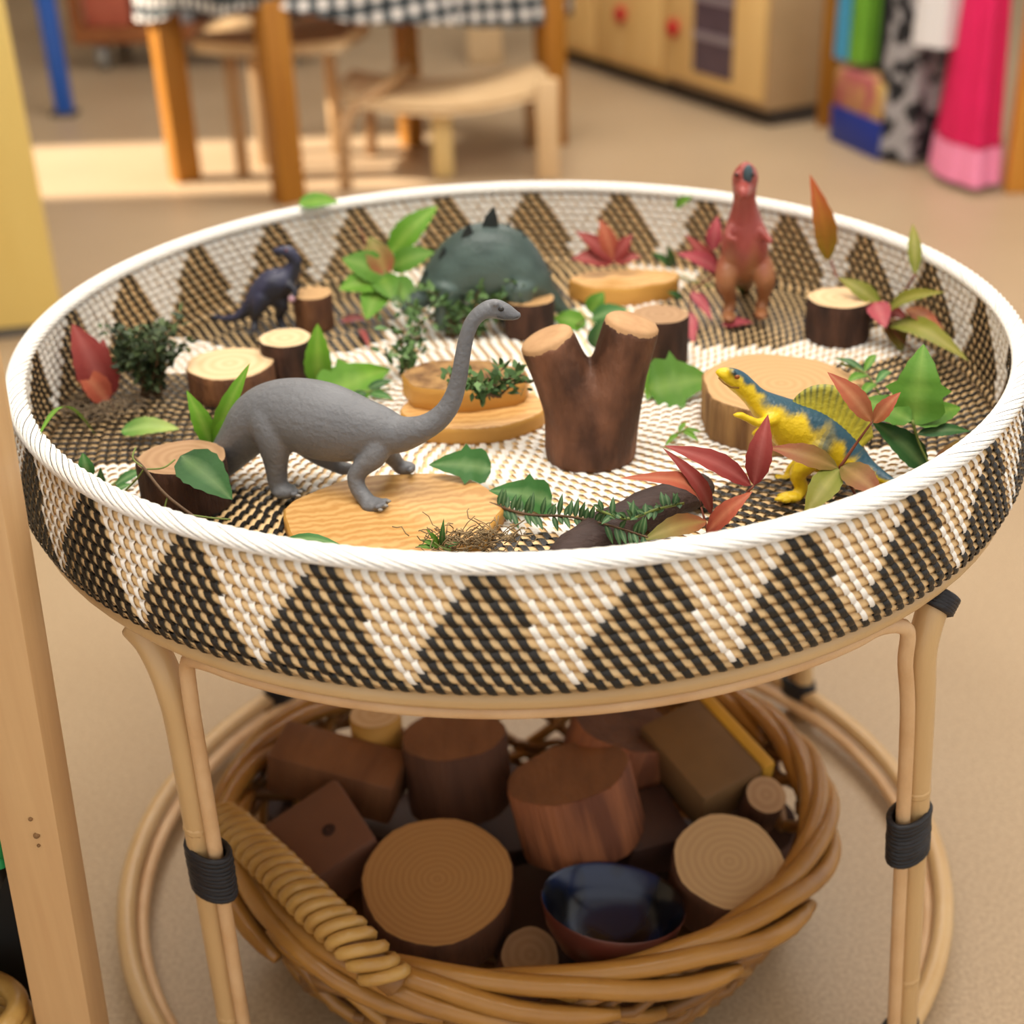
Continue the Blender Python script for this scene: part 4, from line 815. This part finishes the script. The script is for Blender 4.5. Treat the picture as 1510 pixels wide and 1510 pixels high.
# ------------------------------------------------------------------ shelf unit in front, on the side
M_oak = mat('oak_laminate', 'd4ae7c', 'c2986a', rough=.5, scale=11, stretch=(9, 9, .4), contrast=.7, detail=6)
M_black = mat('shelf_shade_black', '15130f', rough=.7)  # shade of the shelf's inside, painted in as black
ux1 = -.333
shelf = thing('shelf_unit', 'oak laminate shelf upright with a panel painted black for its shaded inside beside the tray', 'shelf', (-.36, -.32, 0))
uxr = aty(160, 1490, -.302).x; ux1 = uxr; uwd = uxr - aty(45, 1490, -.342).x
ub = MB().box((-uwd, -.342, 0), (0, -.302, 1.05), bev=.0015); ub.v = [(p[0] + uxr + .05*(p[2]-.15), p[1], p[2]) for p in ub.v]
obj('upright', ub, M_oak, shelf, smooth='auto')
obj('interior_shade_panel', MB().box((-.95, -.268, .02), (ux1-.066, -.262, 1.0)), M_black, shelf, smooth=False)
obj('shelf_board', MB().box((-.95, -.75, .05), (ux1-.064, -.27, .075)), M_oak, shelf, smooth=False)
obj('shelf_board', MB().box((-.95, -.60, .93), (ux1-.064, -.27, .955)), M_oak, shelf, smooth=False)
km = MB()
for px, py, r in ((45, 1208, .0016), (54, 1232, .0024), (57, 1247, .0013)): km.tube([aty(px, py, -.343), aty(px, py, -.3418)], r, 10)
obj('wood_knot', km, mat('knot_brown', '7d5a34', rough=.7), shelf)
sb_ = thing('small_basket', 'pale woven cane basket standing on the oak shelf', 'basket', (-.447, -.335, .075))
for k in range(8):
    r_ = .046+.006*math.sin(k/7*2.6); obj('coil', MB().tube([(-.449+r_*math.cos(a), -.335+r_*.7*math.sin(a), .083+k*.0135) for a in np.linspace(0, 2*math.pi, 40, endpoint=False)], .0085, 8, closed=True, side=(0, 0, 1)), M_rope, sb_)
obj('base', MB().lathe([(.001, 0), (.045, 0), (.045, .006), (.001, .006)], 30, c=(-.449, -.335, .0755)), M_rope, sb_)
gp = aty(-10, 1242, -.33); gt = MB(); blob(gt, gp, .012, 1, 1, 1.4); 
gt2 = thing('green_peg', 'green painted wooden peg in the dark shelf beside the oak upright', 'toy', (gp.x, gp.y, gp.z-.018)); obj('peg_head', gt, mat('green_paint', '1d8a4a', rough=.4), gt2); obj('peg_base', MB().lathe([(.010, 0), (.010, .006), (.007, .012)], 14, c=(gp.x, gp.y, gp.z-.018)), MATS['green_paint'], gt2); obj('shelf_board', MB().box((-.95, -.345, gp.z-.030), (gp.x+.004, -.27, gp.z-.0185)), M_black, shelf, smooth=False)

# ------------------------------------------------------------------ background furniture
M_yp = mat('yellow_plywood', 'e3c878', 'd8b866', rough=.55, scale=5, stretch=(3, 3, .5), contrast=.8)
M_org = mat('orange_wood', 'a8701f', '945c12', rough=.5, scale=8, stretch=(4, 4, .5))
M_birch = mat('birch', 'd9b98e', 'caa77a', rough=.5, scale=7, stretch=(3, 3, .6)); M_bent = mat('bent_ply', 'b08a60', '9c774f', rough=.5, scale=8)
pr0 = atz(95, 490, 0); pl0 = atz(-60, 505, 0)
pn = thing('panel', 'tall yellow plywood panel standing on the floor behind the tray', 'panel', (pr0.x-.1, pr0.y, 0))
dx = (pr0-pl0).normalized(); nx = Vector((-dx.y, dx.x, 0)); Mx = Matrix((dx, nx, Vector((0, 0, 1)))).transposed().to_4x4(); Mx.translation = pr0
obj('board', MB().box((-.55, 0, .02), (0, .04, 1.0), M=Mx, bev=.003), M_yp, pn, smooth='auto')
obj('foot', MB().box((-.55, -.0, 0), (-.02, .05, .02), M=Mx), mat('grey_rubber_foot', '5a554e', rough=.8), pn, smooth=False)
bpx = atz(98, 172, 0); bp_ = MB(); bp_.box((bpx.x-.035, bpx.y, 0), (bpx.x+.018, bpx.y+.05, 1.0), bev=.008)
bpo = thing('post', 'blue painted post standing behind the yellow plywood panel', 'post', (bpx.x, bpx.y, 0)); obj('post_body', bp_, mat('blue_paint', '1f56b0', rough=.4), bpo, smooth='auto'); obj('post_foot', MB().box((bpx.x-.05, bpx.y-.01, 0), (bpx.x+.03, bpx.y+.06, .012)), mat('dark_foot', '4a453f', rough=.8), bpo, smooth=False)
# low cart with wheels
M_cart = mat('brown_cart_wood', '9a5f34', '824a26', rough=.55, scale=8)
cy = 4.30; cart = thing('cart', 'low brown wooden cart on castors loaded with boxes', 'cart', (-1.0, cy, 0))
cx0, cx1 = aty(112, 90, cy).x, aty(330, 90, cy).x + .35
obj('deck', MB().box((cx0, cy, .10), (cx1, cy+.42, .155), bev=.004), M_cart, cart, smooth='auto')
obj('top_board', MB().box((cx0, cy, .62), (cx1, cy+.42, .66), bev=.004), M_cart, cart, smooth='auto')
for x in (cx0, cx1-.04):
    for y in (cy, cy+.38): obj('post', MB().box((x, y, .155), (x+.04, y+.04, .62), bev=.003), M_cart, cart, smooth='auto')
obj('back_board', MB().box((cx0+.04, cy+.39, .155), (cx1-.04, cy+.41, .62)), mat('cart_back', '5f3a26', rough=.7), cart, smooth=False)
for x in (cx0+.09, cx1-.09):
    for y in (cy+.06, cy+.36):
        cw = obj('castor', MB().tube([(x-.018, y, .05), (x+.018, y, .05)], .05, 18), mat('grey_castor', '8d8a84', rough=.4), cart); obj('fork', MB().box((x-.024, y-.02, .05), (x+.024, y+.02, .10)), mat('castor_fork', '6a6762', rough=.4), cw, smooth=False)
def boxthing(name, label, cat, lo, hi, m, lid=None, group=None):
    t = thing(name, label, cat, ((lo[0]+hi[0])/2, (lo[1]+hi[1])/2, lo[2]), group); obj('side', MB().box(lo, hi, bev=.008), m, t, smooth='auto')
    if lid: obj('lid', MB().box((lo[0]-.006, lo[1]-.006, hi[2]), (hi[0]+.006, hi[1]+.006, hi[2]+.02), bev=.006), lid, t, smooth='auto')
    return t
q0, q1 = aty(132, 80, cy+.03).x, aty(198, 80, cy+.03).x
boxthing('storage_box', 'pinkish red storage box on the low brown cart', 'box', (q0, cy+.03, .156), (q1, cy+.30, .33), mat('brick_pink', 'b5614a', 'a5523e', rough=.6, scale=12), mat('tan_lid', 'c08a5c', rough=.6))
q2, q3 = aty(215, 80, cy+.05).x, aty(290, 80, cy+.05).x
boxthing('storage_bin', 'grey storage bin on the low brown cart', 'box', (q2, cy+.05, .156), (q3, cy+.30, .40), mat('grey_bin', '8e8f92', rough=.5), mat('grey_lid', 'a8a9aa', rough=.5))
boxthing('storage_bin', 'dark brown storage bin on the low brown cart', 'box', (q3+.03, cy+.04, .156), (q3+.40, cy+.33, .36), mat('umber_bin', '54392e', rough=.6), mat('umber_lid', '6d4c3a', rough=.6))

# table with gingham cloth
L1, L2, L3, L4 = Vector((-.893, 2.752, 0)), Vector((-.577, 2.506, 0)), Vector((.118, 3.0, 0)), Vector((-.289, 3.06, 0))
table = thing('table', 'small orange-brown wooden table under a black and white checked cloth', 'table', (-.4, 2.8, 0))
for p in (L1, L2, L3, L4):
    dd = (L3-L2).normalized(); rr_ = Matrix((dd, Vector((-dd.y, dd.x, 0)), Vector((0, 0, 1)))).transposed().to_4x4(); rr_.translation = p
    wd = .036 if p is not L4 else .026
    obj('leg', MB().box((-wd, -.03, 0), (wd, .03, .50), M=rr_, bev=.005), M_org, table, smooth='auto')
cen = (L1+L2+L3+L4)/4
quad = [L1, L2, L3, Vector((-.20, 3.22, 0))]; big = [cen + (p-cen)*1.10 for p in quad]
tt = MB(); tt.add([(p.x, p.y, .50) for p in big]+[(p.x, p.y, .53) for p in big], [(3, 2, 1, 0), (4, 5, 6, 7)]+[(i, (i+1) % 4, 4+(i+1) % 4, 4+i) for i in range(4)]); obj('table_top', tt, M_org, table, smooth=False)
# cloth
mg = bpy.data.materials.new('gingham'); mg.use_nodes = True; N = mg.node_tree.nodes; Lk = mg.node_tree.links; b = N['Principled BSDF']; b.inputs['Roughness'].default_value = .85
uvn = N.new('ShaderNodeUVMap'); uvn.uv_map = 'UVMap'; sx = N.new('ShaderNodeSeparateXYZ'); Lk.new(uvn.outputs[0], sx.inputs[0])
def stripe(out):
    m_ = N.new('ShaderNodeMath'); m_.operation = 'FRACT'; Lk.new(out, m_.inputs[0]); g = N.new('ShaderNodeMath'); g.operation = 'GREATER_THAN'; g.inputs[1].default_value = .5; Lk.new(m_.outputs[0], g.inputs[0]); return g
ga, gb_ = stripe(sx.outputs[0]), stripe(sx.outputs[1]); ad = N.new('ShaderNodeMath'); Lk.new(ga.outputs[0], ad.inputs[0]); Lk.new(gb_.outputs[0], ad.inputs[1]); dv = N.new('ShaderNodeMath'); dv.operation = 'MULTIPLY'; dv.inputs[1].default_value = .5; Lk.new(ad.outputs[0], dv.inputs[0])
cr2 = N.new('ShaderNodeValToRGB'); cr2.color_ramp.interpolation = 'CONSTANT'; e = cr2.color_ramp.elements; e[0].color = (*S('e6dfd8'), 1); e[1].position = .75; e[1].color = (*S('15191c'), 1); en = e.new(.4); en.color = (*S('4d565a'), 1)
Lk.new(dv.outputs[0], cr2.inputs[0]); Lk.new(cr2.outputs[0], b.inputs['Base Color'])
clm = bpy.data.meshes.new('tablecloth'); vs, fs, uv = [], [], []
per = []
bq = [cen + (p-cen)*1.115 for p in quad]
for i in range(4):
    a_, b_ = bq[i], bq[(i+1) % 4]
    for q in range(20): per.append((a_.lerp(b_, q/20), (b_-a_).normalized()))
P = len(per); acc = 0; CK = .046
for k in range(6):
    acc = 0
    for i, (p, d) in enumerate(per):
        t = k/5; o_ = (p-cen).normalized(); wv = .014*t*math.sin(i*.9)+.008*t*math.sin(i*2.3); q = p + o_*(.006+wv*.7+.012*t); dr_ = .06 + .12*max(0, min(1, (p.x+.55)/.45)) + .05*max(0, min(1, (-.65-p.x)/.3)); vs.append((q.x, q.y, .536-t*dr_ - (.010*t*math.sin(i*.55)))); uv.append((i*.045/CK, t*dr_/CK))
for k in range(5):
    for i in range(P): j = (i+1) % P; fs.append((k*P+i, (k+1)*P+i, (k+1)*P+j, k*P+j))
ctr = len(vs); vs.append((cen.x, cen.y, .538)); uv.append((5, 5))
for i in range(P): fs.append((i, (i+1) % P, ctr))
clm.from_pydata(vs, [], fs); ul = clm.uv_layers.new(name='UVMap')
for lp in clm.loops: ul.data[lp.index].uv = uv[lp.vertex_index]
clm.materials.append(mg); clm.polygons.foreach_set('use_smooth', [True]*len(fs))
clo = bpy.data.objects.new('tablecloth', clm); COL.objects.link(clo); tag(clo, 'black and white checked cloth hanging over the small table', 'tablecloth')

# chairs
def curve_seat(c, w_, d_, z, sag, ang, th=.016, n=12, corner=.35):
    mb = MB(); R = Matrix.Rotation(ang, 3, 'Z'); rows = []
    for s_ in (1, -1):
        for i in range(n+1):
            for j in range(n+1):
                u, v = i/n*2-1, j/n*2-1; uu = u*math.sqrt(1-corner*v*v/2); vv = v*math.sqrt(1-corner*u*u/2)
                p = R @ Vector((uu*w_/2, vv*d_/2, 0)); rows.append((c[0]+p.x, c[1]+p.y, z - sag*(1-u*u) + s_*th/2 - .02*max(0, -v-.6)))
    m_ = (n+1)**2; fs = []
    for i in range(n):
        for j in range(n): a = i*(n+1)+j; fs.append((a, a+n+1, a+n+2, a+1)); fs.append((m_+a+1, m_+a+n+2, m_+a+n+1, m_+a))
    ed = [i*(n+1) for i in range(n+1)] + [n*(n+1)+j for j in range(1, n+1)] + [i*(n+1)+n for i in range(n-1, -1, -1)] + [j for j in range(n-1, 0, -1)]
    for a, b2 in zip(ed, ed[1:]+ed[:1]): fs.append((a, b2, m_+b2, m_+a))
    mb.add(rows, fs); return mb
ch2 = thing('chair', 'low bentwood chair with a dished seat and bowed front leg under the checked cloth', 'chair', (-.17, 2.75, 0), 'low wooden chairs at the table')
obj('seat', curve_seat((-.175, 2.80), .56, .36, .232, .035, .02), M_birch, ch2)
fl, fr_ = Vector((-.44, 2.60, 0)), Vector((.098, 2.65, 0))
obj('leg', MB().tube([Vector(q) for q in spline([(fl.x, fl.y, 0), (fl.x+.005, fl.y+.0, .13), (fl.x+.03, fl.y+.03, .20), (fl.x+.12, fl.y+.12, .245), (fl.x+.16, fl.y+.26, .26)], 6)], .018, 10), M_bent, ch2)
obj('leg', MB().box((fr_.x-.03, fr_.y-.02, 0), (fr_.x+.03, fr_.y+.02, .26), bev=.008), M_birch, ch2, smooth='auto')
bl_ = Vector((-.183, 2.70, 0)); obj('leg', MB().box((bl_.x-.027, bl_.y-.015, 0), (bl_.x+.027, bl_.y+.015, .19), bev=.006), mat('pale_leg', 'e0c386', 'd3b272', rough=.5, scale=7), ch2, smooth='auto')
obj('leg', MB().tube([(-.40, 2.96, 0), (-.39, 2.95, .22)], .016, 10), M_bent, ch2); obj('leg', MB().tube([(.06, 2.98, 0), (.05, 2.97, .22)], .016, 10), M_bent, ch2)
ch1 = thing('chair', 'low pale wooden chair in the sunlight tucked between two table legs', 'chair', (-.62, 2.86, 0), 'low wooden chairs at the table')
obj('seat', curve_seat((-.60, 2.84), .44, .34, .365, .01, -.15, th=.035), M_birch, ch1)
lp0 = atz(360, 262, 0); lp1 = atz(392, 250, 0)
obj('leg', MB().box((lp0.x-.018, lp0.y-.015, 0), (lp0.x+.018, lp0.y+.015, .35), bev=.005), M_bent, ch1, smooth='auto'); obj('leg', MB().box((lp1.x-.022, lp1.y+.03, 0), (lp1.x+.022, lp1.y+.06, .35), bev=.005), M_birch, ch1, smooth='auto')
obj('leg', MB().tube([(-.50, 2.99, 0), (-.50, 2.98, .35)], .018, 10), M_birch, ch1); obj('leg', MB().tube([(-.70, 3.02, 0), (-.70, 3.01, .35)], .018, 10), M_birch, ch1)

# play kitchen units
A = Vector((.179, 4.241, 0)); Bc = Vector((.753, 3.118, 0)); u_ = (Bc-A).normalized(); nrm = Vector((u_.y, -u_.x, 0))   # outward is -nrm or nrm towards the camera
if nrm.dot(CAM-A) < 0: nrm = -nrm
Mk = Matrix((u_, -nrm, Vector((0, 0, 1)))).transposed().to_4x4(); Mk.translation = A
M_kit = mat('kitchen_birch', 'e0bb7c', 'd3aa68', rough=.5, scale=6, stretch=(3, 3, .6)); M_kside = mat('kitchen_side', 'b0916a', 'a0825c', rough=.6, scale=6)
M_redp = mat('red_paint', 'b81d1d', rough=.4); M_oven = mat('oven_window', '4c3c46', '594852', rough=.25, scale=20)
def sx_at(px, py=60): p = atplane(px, py, A, nrm); return (p-A).dot(u_)
Lk_ = (Bc-A).length; s_a, s_b, s_c = sx_at(884, 60), sx_at(985, 60), Lk_
def unit(name, label, x0, x1, doors, side=False):
    t = thing(name, label, 'cabinet', A + u_*((x0+x1)/2)); kd = .36
    obj('carcass', MB().box((x0, .004, .05), (x1, kd, .62), M=Mk, bev=.003), M_kside if side else M_kit, t, smooth='auto')
    obj('plinth', MB().box((x0+.01, .03, 0), (x1-.01, kd-.01, .05), M=Mk), mat('plinth_dark', '3b322a', rough=.8), t, smooth=False)
    for d in doors:
        dr = obj('door', MB().box((d[0], -.016, .075), (d[1], .004, .60), M=Mk, bev=.004), M_kit, t, smooth='auto')
        if d[2]: obj('knob', MB().tube([Mk @ Vector((d[2][0], -.016, d[2][1])), Mk @ Vector((d[2][0], -.03, d[2][1])), Mk @ Vector((d[2][0], -.038, d[2][1]))], [.018, .03, .024], 16), M_redp, dr)
        if len(d) > 3:
            wx0, wx1, wz0, wz1 = d[3]; obj('oven_glass', MB().box((wx0, -.020, wz0), (wx1, -.0165, wz1), M=Mk), M_oven, dr, smooth=False)
            for zz in (.25, .52): obj('rack_bar', MB().box((wx0, -.0235, wz0+(wz1-wz0)*zz), (wx1, -.0205, wz0+(wz1-wz0)*(zz+.05)), M=Mk), mat('rack_grey', '8d7f84', rough=.4), dr, smooth=False)
    return t
k1, k2 = sx_at(925, 20), sx_at(1003, 40); z1_, z2_ = atplane(925, 20, A, nrm).z, atplane(1003, 40, A, nrm).z
unit('cabinet', 'plain birch play kitchen cupboard door without a knob', .0, s_a-.006, [(.012, s_a-.02, None)])
unit('cabinet', 'birch play kitchen cupboard with one round red knob', s_a, s_b-.006, [(s_a+.012, s_b-.02, (k1, z1_))])
o0, o1 = sx_at(1030, 60), sx_at(1088, 60); oz0, oz1 = atplane(1060, 112, A, nrm).z, .52
unit('oven_cabinet', 'birch play oven with a dark window and red knob beside the costumes', s_b, s_c, [(s_b+.012, s_c-.012, (k2, z2_), (o0, o1, oz0, oz1))], side=True)

# dress-up corner
def costume(name, label, cat, pts_px, y, z0, z1, cols, folds=6, depth=.05, flare=1.25, hem=None, group=None):
    """hanging garment: closed wavy tube of cloth, wider at the hem"""
    x0 = aty(pts_px[0], 120, y).x; x1 = aty(pts_px[1], 120, y).x; cx, hw = (x0+x1)/2, (x1-x0)/2; t = thing(name, label, cat, (cx, y, z0), group)
    def shell(za, zb, ex=1.0):
        mb = MB(); n = 60; rows = 10
        for k in range(rows+1):
            q = k/rows; z = zb + (za-zb)*q; f = (.80 + (flare-.80)*((z1-z)/(z1-z0)))*ex
            mb.v += [(cx + hw*f*math.cos(2*math.pi*i/n)*(1+.05*math.sin(folds*2*2*math.pi*i/n)), y + depth*f*math.sin(2*math.pi*i/n)*(1+.10*math.sin(folds*2*math.pi*i/n)), z) for i in range(n)]
        mb.f = [(k*n+i, (k+1)*n+i, (k+1)*n+(i+1) % n, k*n+(i+1) % n) for k in range(rows) for i in range(n)]; mb.m = [0]*len(mb.f); return mb
    if hem: obj('skirt', shell(z0+hem[1], z1), cols, t); obj('hem', shell(z0, z0+hem[1], 1.06), hem[0], t, label='pale pink hem')
    else: obj('cloth', shell(z0, z1), cols, t)
    return t
cp = atz(1430, 270, 0); costume('costume', 'hot pink dress-up dress with a pale pink hem', 'costume', (1408, 1466), cp.y+.05, .02, .75, mat('hot_pink', 'e0185f', 'cf1452', rough=.7, scale=8), depth=.10, flare=1.5, hem=(mat('pale_pink', 'f28fb4', rough=.7), .09))
zb = mat('cow_print', '1a191c', '9b9798', rough=.8, scale=17, contrast=.06, detail=2)
cb = atz(1330, 245, 0); costume('costume', 'black and grey patterned dress-up costume hanging to the floor', 'costume', (1300, 1395), cb.y+.10, .015, .52, zb, depth=.10, flare=1.05)
costume('costume', 'white furry dress-up cape above the patterned costume', 'costume', (1345, 1418), cb.y-.07, .33, .75, mat('white_fur', 'dcd8d8', rough=.9), depth=.07, flare=1.1)
costume('costume', 'bright green dress-up costume hanging above the blue box', 'costume', (1250, 1290), cb.y+.30, .22, .75, mat('lime_cloth', '6aa02a', '5c9224', rough=.8, scale=8), depth=.06, flare=1.1)
costume('costume', 'light blue dress-up costume beside the bright green one', 'costume', (1228, 1256), cb.y+.36, .22, .75, mat('sky_cloth', '3f8fb5', rough=.8), depth=.05, flare=1.05)
costume('costume', 'plain black dress-up costume behind the patterned one', 'costume', (1292, 1345), cb.y+.26, .10, .75, mat('black_cloth', '17161a', rough=.85), depth=.06)
bx0 = atz(1222, 205, 0); bx1 = atz(1292, 237, 0)
bxd = (bx1-bx0).normalized(); Mb = Matrix((bxd, Vector((-bxd.y, bxd.x, 0)), Vector((0, 0, 1)))).transposed().to_4x4(); Mb.translation = bx0; bl2 = (bx1-bx0).length
bb_ = thing('storage_box', 'blue box with a printed cardboard upper on the floor by the costumes', 'box', bx0)
obj('box_base', MB().box((0, 0, 0), (bl2, .13, .10), M=Mb, bev=.004), mat('deep_blue', '152f86', rough=.45), bb_, smooth='auto')
obj('box_top', MB().box((.004, .004, .10), (bl2-.004, .126, .20), M=Mb, bev=.004), mat('printed_card', 'c2a05a', 'a8555a', rough=.6, scale=9, contrast=.2), bb_, smooth='auto')
pp = atz(1484, 286, 0); rk = thing('costume_rack', 'orange-yellow wooden end panel of the costume rack beside the pink dress', 'rack', (pp.x, pp.y, 0))
obj('end_panel', MB().box((pp.x, pp.y, 0), (pp.x+.30, pp.y+.04, 1.1), bev=.004), mat('amber_wood', 'd6973f', 'c8862f', rough=.5, scale=7, stretch=(3, 3, .5)), rk, smooth='auto')
obj('rail', MB().tube([(pp.x+.1, pp.y+.02, 1.0), (pp.x-.35, pp.y+.75, 1.0)], .014, 10), MATS['orange_wood'], rk)
fy_ = pp.y+.74; obj('far_panel', MB().box((aty(1213, 100, fy_).x, fy_, 0), (aty(1237, 100, fy_).x, fy_+.04, 1.1), bev=.004), MATS['orange_wood'], rk, smooth='auto')

cbx = atz(690, 96, 0); cbx1 = atz(742, 96, 0)
boxthing('storage_box', 'pale cardboard box on the floor behind the small table', 'box', (cbx.x, cbx.y, 0), (cbx1.x, cbx.y+.25, .34), mat('pale_card', 'cdb38e', 'c0a57e', rough=.8, scale=10), mat('dark_lid', '4a3626', rough=.7))
